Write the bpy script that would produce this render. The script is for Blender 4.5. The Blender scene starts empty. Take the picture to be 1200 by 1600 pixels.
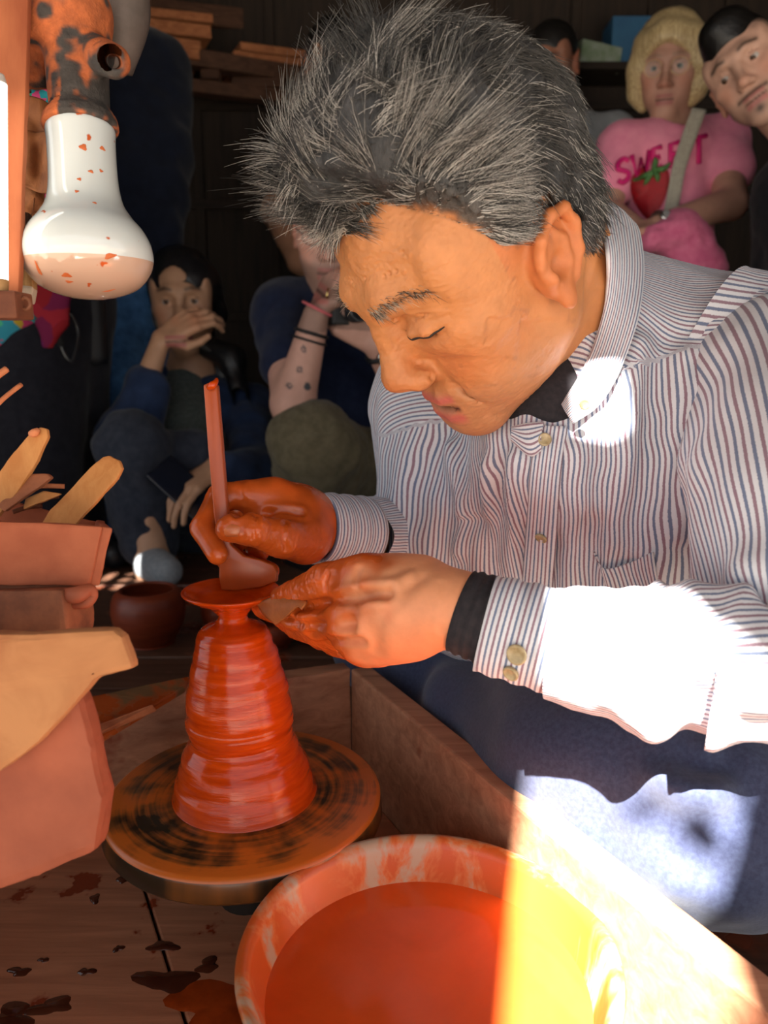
import bpy, bmesh, math, random
import numpy as np
from mathutils import Vector, Matrix
from mathutils.bvhtree import BVHTree

# ------------------------------------------------------------------ camera, light, exposure
SC = bpy.context.scene
COL = SC.collection
CAMZ, PITCH, FPX = 0.45, math.radians(11.0), 1202.0
cam_d = bpy.data.cameras.new('camera'); cam = bpy.data.objects.new('camera', cam_d); COL.objects.link(cam)
cam.location = (0, 0, CAMZ); cam.rotation_euler = (math.pi/2 - PITCH, 0, 0)
cam_d.sensor_fit = 'VERTICAL'; cam_d.sensor_height = 36.0; cam_d.sensor_width = 27.0
cam_d.lens = FPX/1600*36; cam_d.clip_start = 0.02
cam_d.dof.use_dof = True; cam_d.dof.focus_distance = 0.56; cam_d.dof.aperture_fstop = 8.0
SC.camera = cam
w = bpy.data.worlds.new('daylight'); SC.world = w; w.use_nodes = True
w.node_tree.nodes['Background'].inputs[0].default_value = (0.86, 0.93, 1.0, 1)
w.node_tree.nodes['Background'].inputs[1].default_value = 1.4
SUN_T = Vector((0.085, 0.68, -0.73)).normalized()          # direction the sunlight travels
sd = bpy.data.lights.new('sun', 'SUN'); sun = bpy.data.objects.new('sun', sd); COL.objects.link(sun)
sd.energy = 80.0; sd.angle = math.radians(0.6); sd.color = (1.0, 0.96, 0.88)
sun.rotation_euler = SUN_T.to_track_quat('-Z', 'Y').to_euler(); sun.location = (-0.5, -2.0, 4.0)
vs = SC.view_settings
vs.view_transform = 'Standard'; vs.look = 'None'; vs.exposure = 0.0; vs.gamma = 1.0; vs.use_curve_mapping = False

# ------------------------------------------------------------------ helpers
CF = np.array([0, math.cos(PITCH), -math.sin(PITCH)]); CU = np.array([0, math.sin(PITCH), math.cos(PITCH)]); CR = np.array([1.0, 0, 0])
C0 = np.array([0, 0, CAMZ])
def P(px, py, d):
    """point seen at photo pixel (px, py), d metres deep"""
    return C0 + d*(CF + CR*((px-600)/FPX) + CU*((800-py)/FPX))
def PZ(px, py, z):
    r = CF + CR*((px-600)/FPX) + CU*((800-py)/FPX)
    return C0 + r*((z-CAMZ)/r[2])
def nrm(v):
    v = np.asarray(v, float); return v/np.linalg.norm(v)
rng = np.random.default_rng(7)
random.seed(7)

def vnoise(p, scale=1.0, seed=0):
    """smooth value noise in [-1,1] at points p (N,3)"""
    q = np.asarray(p)*scale + seed*17.31
    i = np.floor(q).astype(np.int64); f = q - i; f = f*f*(3-2*f)
    def h(a):
        n = (a[:, 0]*73856093) ^ (a[:, 1]*19349663) ^ (a[:, 2]*83492791) ^ (seed*2654435)
        n = (n*1103515245 + 12345) & 0x7fffffff
        n = ((n >> 7) ^ n)*48271 & 0x7fffffff
        return (n % 20011)/10005.5 - 1
    r = 0
    for dx in (0, 1):
        for dy in (0, 1):
            for dz in (0, 1):
                wgt = (f[:, 0] if dx else 1-f[:, 0])*(f[:, 1] if dy else 1-f[:, 1])*(f[:, 2] if dz else 1-f[:, 2])
                r = r + wgt*h(i + np.array([dx, dy, dz]))
    return r
def sstep(a, b, x):
    t = np.clip((x-a)/(b-a), 0, 1); return t*t*(3-2*t)

# ---- objects
def link(o, parent=None):
    COL.objects.link(o)
    if parent is not None:
        o.parent = parent
        o.matrix_parent_inverse = Matrix.Translation(-Vector(parent.get('_o', (0, 0, 0))))
    return o
def tag(o, label=None, cat=None, group=None, kind=None):
    if label: o['label'] = label
    if cat: o['category'] = cat
    if group: o['group'] = group
    if kind: o['kind'] = kind
    return o
def thing(name, label, cat, loc, group=None):
    o = bpy.data.objects.new(name, None); o.empty_display_size = 0.03
    o.location = Vector(loc); o['_o'] = tuple(float(c) for c in loc)
    COL.objects.link(o)
    return tag(o, label, cat, group)
def mesh_data(name, v, f, smooth=True):
    v = np.asarray(v, np.float32); me = bpy.data.meshes.new(name)
    if isinstance(f, np.ndarray) and f.ndim == 2:
        n, k = f.shape
        me.vertices.add(len(v)); me.vertices.foreach_set('co', v.ravel())
        me.loops.add(n*k); me.loops.foreach_set('vertex_index', f.astype(np.int32).ravel())
        me.polygons.add(n)
        me.polygons.foreach_set('loop_start', np.arange(0, n*k, k, dtype=np.int32))
        me.polygons.foreach_set('loop_total', np.full(n, k, np.int32))
        me.update(calc_edges=True); me.validate()
    else:
        me.from_pydata([tuple(map(float, a)) for a in v], [], [tuple(int(i) for i in q) for q in f]); me.update()
    me.polygons.foreach_set('use_smooth', np.full(len(me.polygons), smooth, bool))
    return me
def obj(name, v, f, m, parent=None, smooth=True):
    me = mesh_data(name, v, f, smooth)
    if m is not None: me.materials.append(m)
    return link(bpy.data.objects.new(name, me), parent)
def setcol(o, c, name='Col'):
    a = o.data.attributes.new(name, 'FLOAT_COLOR', 'POINT')
    c = np.asarray(c, np.float32)
    if c.shape[1] == 3: c = np.concatenate([c, np.ones((len(c), 1), np.float32)], 1)
    a.data.foreach_set('color', c.ravel())
def setf(o, vals, name):
    a = o.data.attributes.new(name, 'FLOAT', 'POINT'); a.data.foreach_set('value', np.asarray(vals, np.float32).ravel())
def verts(o):
    n = len(o.data.vertices); a = np.empty(n*3, np.float32); o.data.vertices.foreach_get('co', a); return a.reshape(-1, 3).astype(float)
def normals(o):
    n = len(o.data.vertices); a = np.empty(n*3, np.float32); o.data.vertices.foreach_get('normal', a); return a.reshape(-1, 3).astype(float)
def setverts(o, v):
    o.data.vertices.foreach_set('co', np.asarray(v, np.float32).ravel()); o.data.update()
def join(parts):
    V, F, n = [], [], 0
    for v, f in parts:
        v = np.asarray(v, float); V.append(v); F += [tuple(int(i)+n for i in q) for q in f]; n += len(v)
    return np.concatenate(V), F

# ---- shapes: each returns (verts, faces)
def box(c, half, R=None, bev=0.0):
    hx, hy, hz = half; b = min(bev, hx*.9, hy*.9, hz*.9)
    if b <= 0:
        v = np.array([[sx*hx, sy*hy, sz*hz] for sx in (-1, 1) for sy in (-1, 1) for sz in (-1, 1)])
        f = [(0, 1, 3, 2), (4, 6, 7, 5), (0, 4, 5, 1), (2, 3, 7, 6), (0, 2, 6, 4), (1, 5, 7, 3)]
    else:
        bm = bmesh.new(); bmesh.ops.create_cube(bm, size=2)
        for q in bm.verts: q.co = Vector((q.co.x*hx, q.co.y*hy, q.co.z*hz))
        bmesh.ops.bevel(bm, geom=bm.edges[:], offset=b, segments=2, profile=0.6, affect='EDGES')
        bm.verts.ensure_lookup_table()
        v = np.array([q.co[:] for q in bm.verts]); f = [tuple(q.index for q in p.verts) for p in bm.faces]; bm.free()
    if R is not None: v = v @ np.asarray(R)          # rows of R are the box axes
    return v + np.asarray(c), f
def frame_z(z, x=(1, 0, 0)):
    z = nrm(z); x = np.asarray(x, float); x = x - z*np.dot(x, z)
    if np.linalg.norm(x) < 1e-4: x = np.array([0, 1.0, 0]) - z*z[1]
    x = nrm(x); return np.array([x, np.cross(z, x), z])
def lathe(prof, c, axis=(0, 0, 1), n=48, wob=None):
    """prof: list of (r, h); closed ends where r==0"""
    R = frame_z(axis); V = []; F = []
    a = np.linspace(0, 2*np.pi, n, endpoint=False)
    for (r, h) in prof:
        rr = np.full(n, r) if wob is None else r*(1 + wob(a, h))
        V.append((np.cos(a)*rr)[:, None]*R[0] + (np.sin(a)*rr)[:, None]*R[1] + h*R[2])
    m = len(prof); V = np.concatenate(V) + np.asarray(c)
    for i in range(m-1):
        for j in range(n):
            k = (j+1) % n; F.append((i*n+j, i*n+k, (i+1)*n+k, (i+1)*n+j))
    return V, F
def spline(pts, n):
    """Catmull-Rom through pts (any dimension) -> n samples"""
    p = np.asarray(pts, float); m = len(p)
    if m == 2: return p[0] + (p[1]-p[0])*np.linspace(0, 1, n)[:, None]
    q = np.concatenate([[2*p[0]-p[1]], p, [2*p[-1]-p[-2]]])
    t = np.linspace(0, m-1-1e-9, n); i = t.astype(int); f = (t-i)[:, None]
    a, b, c, d = q[i], q[i+1], q[i+2], q[i+3]
    return .5*(2*b + (c-a)*f + (2*a-5*b+4*c-d)*f**2 + (3*b-a-3*c+d)*f**3)
def sweep_frames(c, up=(0, 0, 1)):
    t = np.gradient(c, axis=0); t /= np.linalg.norm(t, axis=1)[:, None] + 1e-12
    x = np.cross(np.asarray(up, float), t[0])
    if np.linalg.norm(x) < 1e-3: x = np.cross((0, 1.0, 0.1), t[0])
    X = []; x = nrm(x)
    for i in range(len(c)):
        x = x - t[i]*np.dot(x, t[i]); x = nrm(x); X.append(x)
    X = np.array(X); return t, X, np.cross(t, X)
def tube(pts, r, n=10, seg=None, up=(0, 0, 1), caps=True, flat=None, smooth=True):
    """sweep; r scalar or per-point list; flat=(rx, ry) ratios"""
    pts = np.asarray(pts, float); r = np.broadcast_to(np.asarray(r, float), (len(pts),))
    seg = seg or (len(pts) if not smooth else max(len(pts)*4, 8))
    pr = spline(np.c_[pts, r], seg) if smooth else np.c_[pts, r]
    c, rr = pr[:, :3], pr[:, 3]
    t, X, Y = sweep_frames(c, up); a = np.linspace(0, 2*np.pi, n, endpoint=False)
    fx, fy = flat or (1, 1)
    V = (c[:, None] + rr[:, None, None]*(fx*np.cos(a)[None, :, None]*X[:, None] + fy*np.sin(a)[None, :, None]*Y[:, None])).reshape(-1, 3)
    F = []
    for i in range(len(c)-1):
        for j in range(n):
            k = (j+1) % n; F.append((i*n+j, i*n+k, (i+1)*n+k, (i+1)*n+j))
    if caps: F.append(tuple(range(n-1, -1, -1))); F.append(tuple((len(c)-1)*n+j for j in range(n)))
    return V, F
def prism(poly, zvec, bev=0.0):
    """poly: list of 3D points (flat outline), extruded along zvec"""
    p = np.asarray(poly, float); n = len(p); z = np.asarray(zvec, float)
    V = np.concatenate([p, p+z]); F = [tuple(range(n-1, -1, -1)), tuple(range(n, 2*n))]
    F += [(i, (i+1) % n, n+(i+1) % n, n+i) for i in range(n)]
    if bev > 0:
        bm = bmesh.new(); vv = [bm.verts.new(a) for a in V]
        for q in F: bm.faces.new([vv[i] for i in q])
        bmesh.ops.recalc_face_normals(bm, faces=bm.faces[:])
        bmesh.ops.bevel(bm, geom=bm.edges[:], offset=bev, segments=2, profile=.6, affect='EDGES', clamp_overlap=True)
        bm.verts.index_update(); V = np.array([q.co[:] for q in bm.verts]); F = [tuple(q.index for q in f.verts) for f in bm.faces]; bm.free()
    return V, F
def outline(pts, n):
    """closed smooth outline through pts"""
    p = np.asarray(pts, float); p = np.concatenate([p[-2:], p, p[:3]])
    s = spline(p, n*6); m = len(p)-1
    t = np.linspace(0, m, n*6); k = (t >= 2) & (t < m-2)
    s = s[k]; return s[np.linspace(0, len(s)-1, n+1).astype(int)[:-1]]
def grid_obj(name, G, m, parent=None, thick=0.0, uv=None, closed=False):
    """G (a,b,3) sheet, optionally thickened along its normals"""
    a, b, _ = G.shape; idx = np.arange(a*b).reshape(a, b)
    F = np.stack([idx[:-1, :-1], idx[1:, :-1], idx[1:, 1:], idx[:-1, 1:]], -1).reshape(-1, 4)
    if closed: F = np.concatenate([F, np.stack([idx[:-1, -1], idx[1:, -1], idx[1:, 0], idx[:-1, 0]], -1)])
    o = obj(name, G.reshape(-1, 3), F, m, parent)
    if thick:
        md = o.modifiers.new('thickness', 'SOLIDIFY'); md.thickness = thick; md.offset = 0
    return o

# ---- signed distance fields -> meshes (surface nets)
class Field:
    def __init__(s): s.ops = []
    def add(s, fn, c, r, op='u', k=0.0, neg=False): s.ops.append((fn, np.asarray(c, float), float(r), op, k)); return s
    def ell(s, c, r, R=None, op='u', k=0.0):
        c = np.asarray(c, float); r = np.broadcast_to(np.asarray(r, float), (3,)).copy(); R = None if R is None else np.asarray(R, float)
        c4 = c.astype(np.float32); ir = (1/r).astype(np.float32); R4 = None if R is None else np.ascontiguousarray(R.T, np.float32)
        def fn(p):
            q = p - c4
            if R4 is not None: q = q @ R4
            q = q*ir; k0 = np.sqrt(np.einsum('ij,ij->i', q, q)); q = q*ir; k1 = np.sqrt(np.einsum('ij,ij->i', q, q)) + 1e-9
            return np.where(k0 < 1e-6, -r.min(), k0*(k0-1)/k1)
        return s.add(fn, c, r.max(), op, k)
    def cap(s, a, b, ra, rb=None, op='u', k=0.0, flat=None):
        """tapered capsule; flat=(axis, f): squash by f along axis"""
        a = np.asarray(a, float); b = np.asarray(b, float); rb = ra if rb is None else rb
        ab = b-a; L = ab @ ab + 1e-12
        if flat is not None: fa = nrm(flat[0]).astype(np.float32); ff = np.float32(1/flat[1]-1)
        a4, ab4, abL = a.astype(np.float32), ab.astype(np.float32), (ab/L).astype(np.float32); ra4, dr4 = np.float32(ra), np.float32(rb-ra)
        def fn(p):
            q = p - a4; t = q @ abL; np.maximum(t, 0, out=t); np.minimum(t, 1, out=t); q -= t[:, None]*ab4
            if flat is not None:
                q = q + ((q @ fa)*ff)[:, None]*fa
            return np.sqrt(np.einsum('ij,ij->i', q, q)) - (ra4 + dr4*t)
        return s.add(fn, (a+b)/2, np.sqrt(L)/2+max(ra, rb), op, k)
    def chain(s, pts, radii, op='u', k=0.0, kin=None, flat=None):
        for i in range(len(pts)-1):
            s.cap(pts[i], pts[i+1], radii[i], radii[i+1], op, k if i == 0 or kin is None else kin, flat)
        return s
    def box(s, c, half, R=None, r=0.0, op='u', k=0.0):
        c = np.asarray(c, float); h = np.asarray(half, float); R = None if R is None else np.asarray(R, float)
        def fn(p):
            q = p - c
            if R is not None: q = q @ R.T
            q = np.abs(q) - (h-r)
            return np.sqrt((np.maximum(q, 0)**2).sum(1)) + np.minimum(q.max(1), 0) - r
        return s.add(fn, c, np.linalg.norm(h), op, k)
    def plane(s, c, n, op='i', k=0.0):
        """half space behind the plane (op 'i' keeps the side opposite n)"""
        c = np.asarray(c, float); n = nrm(n)
        return s.add(lambda p: (p-c) @ n, c, 1e3, op, k)
    def torus(s, c, R, r, axis, op='u', k=0.0, squash=(1, 1)):
        c = np.asarray(c, float); M = frame_z(axis)
        def fn(p):
            q = (p-c) @ M.T; x = q[:, 0]/squash[0]; y = q[:, 1]/squash[1]
            a = np.sqrt(x*x+y*y) - R; return np.sqrt(a*a + q[:, 2]**2) - r
        return s.add(fn, c, R*max(squash)+r, op, k)
    @staticmethod
    def comb(d, e, op, k):
        if op == 'u':
            if k <= 0: return np.minimum(d, e)
            h = np.maximum(k-np.abs(d-e), 0)/k; return np.minimum(d, e) - h*h*k*.25
        if op == 's': e = -e
        if k <= 0: return np.maximum(d, e)
        h = np.maximum(k-np.abs(d-e), 0)/k; return np.maximum(d, e) + h*h*k*.25
    def __call__(s, p, sel=None):
        p = np.asarray(p, np.float32); d = np.full(len(p), 1e3, np.float32)
        for i, (fn, c, r, op, k) in enumerate(s.ops):
            if sel is not None and not sel[i]: continue
            d = s.comb(d, fn(p), op, k)
        return d
    def mesh(s, lo, hi, h, B=12):
        lo = np.asarray(lo, float); n = np.ceil((np.asarray(hi, float)-lo)/h/B).astype(int)*B
        nb = n//B; ci = np.stack(np.meshgrid(*[np.arange(k) for k in nb], indexing='ij'), -1).reshape(-1, 3)
        cen = lo + (ci*B + (B-1)/2)*h; hd = math.sqrt(3)*B*h/2*1.12
        cen = cen.astype(np.float32); D = np.stack([fn(cen) for (fn, *_r) in s.ops], 1); tot = np.full(len(cen), 1e3)
        for i, (fn, c, r, op, k) in enumerate(s.ops): tot = s.comb(tot, D[:, i], op, k)
        ks = np.array([k for (_a, _b, _c, _o, k) in s.ops]); isu = np.array([o == 'u' for (_a, _b, _c, o, _k) in s.ops]); isi = np.array([o == 'i' for (_a, _b, _c, o, _k) in s.ops])
        val = np.where(tot < 0, -1.0, 1.0)[:, None, None, None]*np.ones((1, B, B, B), np.float32)
        val = val.astype(np.float32)
        loc = np.stack(np.meshgrid(*[np.arange(B)]*3, indexing='ij'), -1).reshape(-1, 3)
        act = np.nonzero(np.abs(tot) < hd*1.35 + .002)[0]
        for a in act:
            sel = D[a]*.82 - hd < ks + 2*h
            sel |= isi
            val[a] = s(lo + (ci[a]*B + loc)*h, sel).reshape(B, B, B)
        G = val.reshape(*nb, B, B, B).transpose(0, 3, 1, 4, 2, 5).reshape(*n)
        return nets(G, lo, h)
def nets(G, lo, h):
    S = G < 0; nx, ny, nz = G.shape
    cnt = np.zeros((nx-1, ny-1, nz-1), np.uint8)
    offs = [(a, b, c) for a in (0, 1) for b in (0, 1) for c in (0, 1)]
    for (a, b, c) in offs: cnt += S[a:nx-1+a, b:ny-1+b, c:nz-1+c]
    cells = np.argwhere((cnt > 0) & (cnt < 8))
    key = (cells[:, 0]*(ny-1) + cells[:, 1])*(nz-1) + cells[:, 2]
    cv = np.stack([G[cells[:, 0]+a, cells[:, 1]+b, cells[:, 2]+c] for (a, b, c) in offs], 1).astype(float)
    acc = np.zeros((len(cells), 3)); m = np.zeros(len(cells))
    o = np.array(offs, float)
    for i in range(8):
        for j in range(i+1, 8):
            if np.abs(o[i]-o[j]).sum() != 1: continue
            x = (cv[:, i] < 0) != (cv[:, j] < 0)
            t = np.where(x, cv[:, i]/np.where(x, cv[:, i]-cv[:, j], 1), 0)
            acc += np.where(x[:, None], o[i] + t[:, None]*(o[j]-o[i]), 0); m += x
    V = lo + (cells + acc/m[:, None])*h
    F = []
    for ax in range(3):
        u, v = [(1, 2), (2, 0), (0, 1)][ax]
        sl0 = [slice(None)]*3; sl1 = [slice(None)]*3; sl0[ax] = slice(0, -1); sl1[ax] = slice(1, None)
        A, Bq = S[tuple(sl0)], S[tuple(sl1)]
        e = np.argwhere(A != Bq); e = e[(e[:, u] > 0) & (e[:, v] > 0) & (e[:, u] < G.shape[u]-1) & (e[:, v] < G.shape[v]-1)]
        if not len(e): continue
        flip = A[e[:, 0], e[:, 1], e[:, 2]]
        q = []
        for (du, dv) in ((0, 0), (-1, 0), (-1, -1), (0, -1)):
            c = e.copy(); c[:, u] += du; c[:, v] += dv
            q.append(np.searchsorted(key, (c[:, 0]*(ny-1)+c[:, 1])*(nz-1)+c[:, 2]))
        q = np.stack(q, 1); q = np.where(flip[:, None], q, q[:, ::-1])
        F.append(q)
    F = np.concatenate(F); F = np.clip(F, 0, len(V)-1)
    return V, F
def relax(V, F, it=2, lam=.5):
    i = np.concatenate([F[:, a] for a in (0, 1, 2, 3)]); j = np.concatenate([F[:, a] for a in (1, 2, 3, 0)])
    I, J = np.concatenate([i, j]), np.concatenate([j, i]); m = len(V); n = np.maximum(np.bincount(I, minlength=m), 1)
    for _ in range(it):
        s = np.stack([np.bincount(I, weights=V[J, k], minlength=m) for k in range(3)], 1)
        V = V + lam*(s/n[:, None] - V)
    return V
def field_obj(name, fld, lo, hi, h, m, parent=None, it=1):
    V, F = fld.mesh(lo, hi, h)
    if it: V = relax(V, F, it)
    return obj(name, V, F, m, parent)
def bounds(pts, pad):
    p = np.asarray(pts, float).reshape(-1, 3); return p.min(0)-pad, p.max(0)+pad
def bvh(o):
    me = o.data; f = np.empty(len(me.loops), np.int32); me.loops.foreach_get('vertex_index', f)
    return BVHTree.FromPolygons(verts(o).tolist(), f.reshape(-1, 4).tolist() if len(f) == 4*len(me.polygons) else [tuple(p.vertices) for p in me.polygons])
def hit(tree, px, py, near=None):
    """where the sight line through (px, py) meets a surface"""
    r = CF + CR*((px-600)/FPX) + CU*((800-py)/FPX); r = nrm(r)
    h = tree.ray_cast(Vector(C0), Vector(r))
    if h[0] is None: return None, None
    return np.array(h[0]), np.array(h[1])

# ------------------------------------------------------------------ materials
def _nt(name):
    m = bpy.data.materials.new(name); m.use_nodes = True; nt = m.node_tree; return m, nt, nt.nodes['Principled BSDF'], nt.nodes, nt.links
def _ramp(N, a, b, p0=.3, p1=.7, mid=None):
    r = N.new('ShaderNodeValToRGB'); e = r.color_ramp.elements
    e[0].position = p0; e[0].color = (*a, 1); e[1].position = p1; e[1].color = (*b, 1)
    if mid: q = e.new(mid[0]); q.color = (*mid[1], 1)
    return r
def _coord(N, L, scale=(1, 1, 1), rot=(0, 0, 0)):
    tc = N.new('ShaderNodeTexCoord'); mp = N.new('ShaderNodeMapping'); mp.inputs['Scale'].default_value = scale; mp.inputs['Rotation'].default_value = rot
    L.new(tc.outputs['Object'], mp.inputs['Vector']); return mp.outputs['Vector']
def _noise(N, L, vec, scale, detail=5, rough=.6, dist=0.0):
    n = N.new('ShaderNodeTexNoise'); n.inputs['Scale'].default_value = scale; n.inputs['Detail'].default_value = detail
    n.inputs['Roughness'].default_value = rough; n.inputs['Distortion'].default_value = dist
    if vec is not None: L.new(vec, n.inputs['Vector'])
    return n
def _bump(N, L, b, height, strength, dist=.002):
    n = N.new('ShaderNodeBump'); n.inputs['Strength'].default_value = strength; n.inputs['Distance'].default_value = dist
    L.new(height, n.inputs['Height']); L.new(n.outputs['Normal'], b.inputs['Normal']); return n
def _spec(b, v):
    b.inputs['Specular IOR Level'].default_value = v
def mat(name, c1, c2=None, scale=40, rough=.6, bump=.2, stretch=(1, 1, 1), detail=5, spec=.4, metal=0, p0=.35, p1=.65, sss=0, bscale=None, dist=.001, rough2=None, warp=0.0, coat=0, sheen=0):
    m, nt, b, N, L = _nt(name)
    c2 = c2 if c2 is not None else tuple(min(1, x*1.25) for x in c1)
    vec = _coord(N, L, stretch); n = _noise(N, L, vec, scale, detail, dist=warp); r = _ramp(N, c1, c2, p0, p1)
    L.new(n.outputs['Fac'], r.inputs['Fac']); L.new(r.outputs['Color'], b.inputs['Base Color'])
    b.inputs['Roughness'].default_value = rough; _spec(b, spec); b.inputs['Metallic'].default_value = metal
    if rough2 is not None:
        mr = N.new('ShaderNodeMapRange'); mr.inputs[1].default_value = p0; mr.inputs[2].default_value = p1; mr.inputs[3].default_value = rough; mr.inputs[4].default_value = rough2
        L.new(n.outputs['Fac'], mr.inputs[0]); L.new(mr.outputs[0], b.inputs['Roughness'])
    if coat: b.inputs['Coat Weight'].default_value = coat; b.inputs['Coat Roughness'].default_value = .08
    if sheen: b.inputs['Sheen Weight'].default_value = sheen
    if sss: b.inputs['Subsurface Weight'].default_value = sss; b.inputs['Subsurface Radius'].default_value = (.006, .002, .001); b.inputs['Subsurface Scale'].default_value = 1
    if bump:
        nb = n if bscale is None else _noise(N, L, vec, bscale, 6)
        _bump(N, L, b, nb.outputs['Fac'], bump, dist)
    return m
def mat_col(name, rough=.55, bump=.3, bscale=300, dist=.0006, sss=0.0, spec=.4, var=.18, vscale=60, roughattr=False, coat=0, stretch=(1, 1, 1)):
    """base colour from the vertex colours of the thing itself, slightly mottled"""
    m, nt, b, N, L = _nt(name)
    at = N.new('ShaderNodeAttribute'); at.attribute_name = 'Col'
    vec = _coord(N, L, stretch); n = _noise(N, L, vec, vscale, 5)
    mr = N.new('ShaderNodeMapRange'); mr.inputs[1].default_value = .3; mr.inputs[2].default_value = .7; mr.inputs[3].default_value = 1-var; mr.inputs[4].default_value = 1+var
    L.new(n.outputs['Fac'], mr.inputs[0])
    mx = N.new('ShaderNodeVectorMath'); mx.operation = 'SCALE'; L.new(at.outputs['Color'], mx.inputs[0]); L.new(mr.outputs[0], mx.inputs['Scale'])
    L.new(mx.outputs[0], b.inputs['Base Color'])
    b.inputs['Roughness'].default_value = rough; _spec(b, spec)
    if roughattr:
        ra = N.new('ShaderNodeAttribute'); ra.attribute_name = 'Rough'; L.new(ra.outputs['Fac'], b.inputs['Roughness'])
    if sss: b.inputs['Subsurface Weight'].default_value = sss; b.inputs['Subsurface Radius'].default_value = (.007, .0025, .0012); b.inputs['Subsurface Scale'].default_value = 1
    if bump:
        nb = _noise(N, L, vec, bscale, 6); _bump(N, L, b, nb.outputs['Fac'], bump, dist)
    return m
def mat_wood(name, c1, c2, axis=0, scale=30, rough=.6, bump=.3, stain=None, stain_s=14, stain_p=(.56, .62), spec=.3):
    """grain along an object axis, optional wet clay stains"""
    m, nt, b, N, L = _nt(name); st = [9, 9, 9]; st[axis] = .6
    vec = _coord(N, L, st); n = _noise(N, L, vec, scale*.35, 8, .65, .6); r = _ramp(N, c1, c2, .3, .7)
    L.new(n.outputs['Fac'], r.inputs['Fac']); out = r.outputs['Color']
    b.inputs['Roughness'].default_value = rough; _spec(b, spec)
    if stain:
        v2 = _coord(N, L); n2 = _noise(N, L, v2, stain_s, 4, .55); r2 = _ramp(N, (0, 0, 0), (1, 1, 1), *stain_p)
        L.new(n2.outputs['Fac'], r2.inputs['Fac']); mx = N.new('ShaderNodeMix'); mx.data_type = 'RGBA'
        L.new(r2.outputs['Color'], mx.inputs[0]); L.new(out, mx.inputs[6]); mx.inputs[7].default_value = (*stain, 1); out = mx.outputs[2]
        mr = N.new('ShaderNodeMapRange'); mr.inputs[3].default_value = rough; mr.inputs[4].default_value = .25; L.new(r2.outputs['Color'], mr.inputs[0]); L.new(mr.outputs[0], b.inputs['Roughness'])
    L.new(out, b.inputs['Base Color']); _bump(N, L, b, n.outputs['Fac'], bump, .001)
    return m
def mat_plain(name, c, rough=.5, metal=0, spec=.4, emit=None, estr=1.0, alpha=None, trans=0, ior=1.45):
    m, nt, b, N, L = _nt(name); b.inputs['Base Color'].default_value = (*c, 1); b.inputs['Roughness'].default_value = rough
    b.inputs['Metallic'].default_value = metal; _spec(b, spec)
    if emit: b.inputs['Emission Color'].default_value = (*emit, 1); b.inputs['Emission Strength'].default_value = estr
    if alpha is not None: b.inputs['Alpha'].default_value = alpha
    if trans: b.inputs['Transmission Weight'].default_value = trans; b.inputs['IOR'].default_value = ior
    return m
# ------------------------------------------------------------------ materials shared
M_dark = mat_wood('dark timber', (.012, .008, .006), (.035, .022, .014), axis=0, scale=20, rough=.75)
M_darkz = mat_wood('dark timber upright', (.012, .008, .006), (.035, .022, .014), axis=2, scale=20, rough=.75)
M_floor = mat_wood('worn floor plank', (.055, .024, .014), (.13, .062, .038), axis=0, scale=26, rough=.5, stain=(.16, .04, .018), stain_s=9)
M_rack = mat_wood('stacked pine board', (.26, .085, .034), (.50, .19, .075), axis=0, scale=24, rough=.8)
M_cedar = mat_wood('cedar tray board', (.27, .105, .055), (.50, .235, .13), axis=0, scale=26, rough=.55, stain=(.20, .028, .008), stain_s=11, stain_p=(.60, .66))
M_tray = mat_wood('wet tray board', (.26, .095, .048), (.46, .19, .10), axis=0, scale=30, rough=.35, stain=(.19, .028, .008), stain_s=22, stain_p=(.6, .64), spec=.5)
M_clay = mat('wet orange clay', (.42, .036, .002), (.58, .062, .003), scale=26, rough=.14, bump=.2, stretch=(1, 1, 9), spec=.38, dist=.002)
M_dryclay = mat('dried clay crust', (.34, .085, .03), (.66, .24, .10), scale=18, rough=.85, bump=.5, dist=.003)
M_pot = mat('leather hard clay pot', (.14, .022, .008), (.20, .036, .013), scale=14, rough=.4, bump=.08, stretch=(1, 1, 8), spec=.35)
M_ply = mat('plaster', (.05, .045, .04), rough=.9)

# ------------------------------------------------------------------ room shell
def struct(name, v, f, m, smooth=False, parent=None):
    o = obj(name, v, f, m, parent, smooth); o['kind'] = 'structure'; return o
XL, XR, YB, ZC = -1.5, 1.9, 3.0, 2.0
fl = struct('floor', *box((.2, 1.75, -.05), (1.75, 1.4, .03)), M_dark)
mp = None
k = 0; y = .36
while y < 3.0:
    w_ = .13 + .02*math.sin(k*2.3)
    for (xa, xb) in ((-1.5, -.2+.3*math.sin(k*1.7)), (-.2+.3*math.sin(k*1.7), 1.9)):
        pl = obj('floor_plank', *box(((xa+xb)/2, y+w_/2, -.010-.0015*(k % 3)), ((xb-xa)/2-.002, w_/2-.002, .010), bev=.003), M_floor, fl, False)
    y += w_; k += 1
gr = struct('ground', *box((0, -3.2, -.13), (7, 3.56, .03)), mat('packed outdoor earth', (.12, .10, .08), (.18, .155, .125), scale=6, rough=.9))
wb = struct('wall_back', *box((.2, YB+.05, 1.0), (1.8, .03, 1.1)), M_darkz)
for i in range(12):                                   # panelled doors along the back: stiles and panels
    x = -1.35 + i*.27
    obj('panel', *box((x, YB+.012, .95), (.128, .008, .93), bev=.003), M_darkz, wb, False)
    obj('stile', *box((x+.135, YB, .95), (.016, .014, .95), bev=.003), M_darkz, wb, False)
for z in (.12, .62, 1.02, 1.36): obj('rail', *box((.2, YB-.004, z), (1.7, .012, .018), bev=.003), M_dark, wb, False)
struct('wall_left', *box((XL-.03, 2.0, .95), (.03, 1.0, 1.05)), M_dark)
struct('wall_right', *box((XR+.03, 1.75, .95), (.03, 1.25, 1.05)), M_dark)
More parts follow.
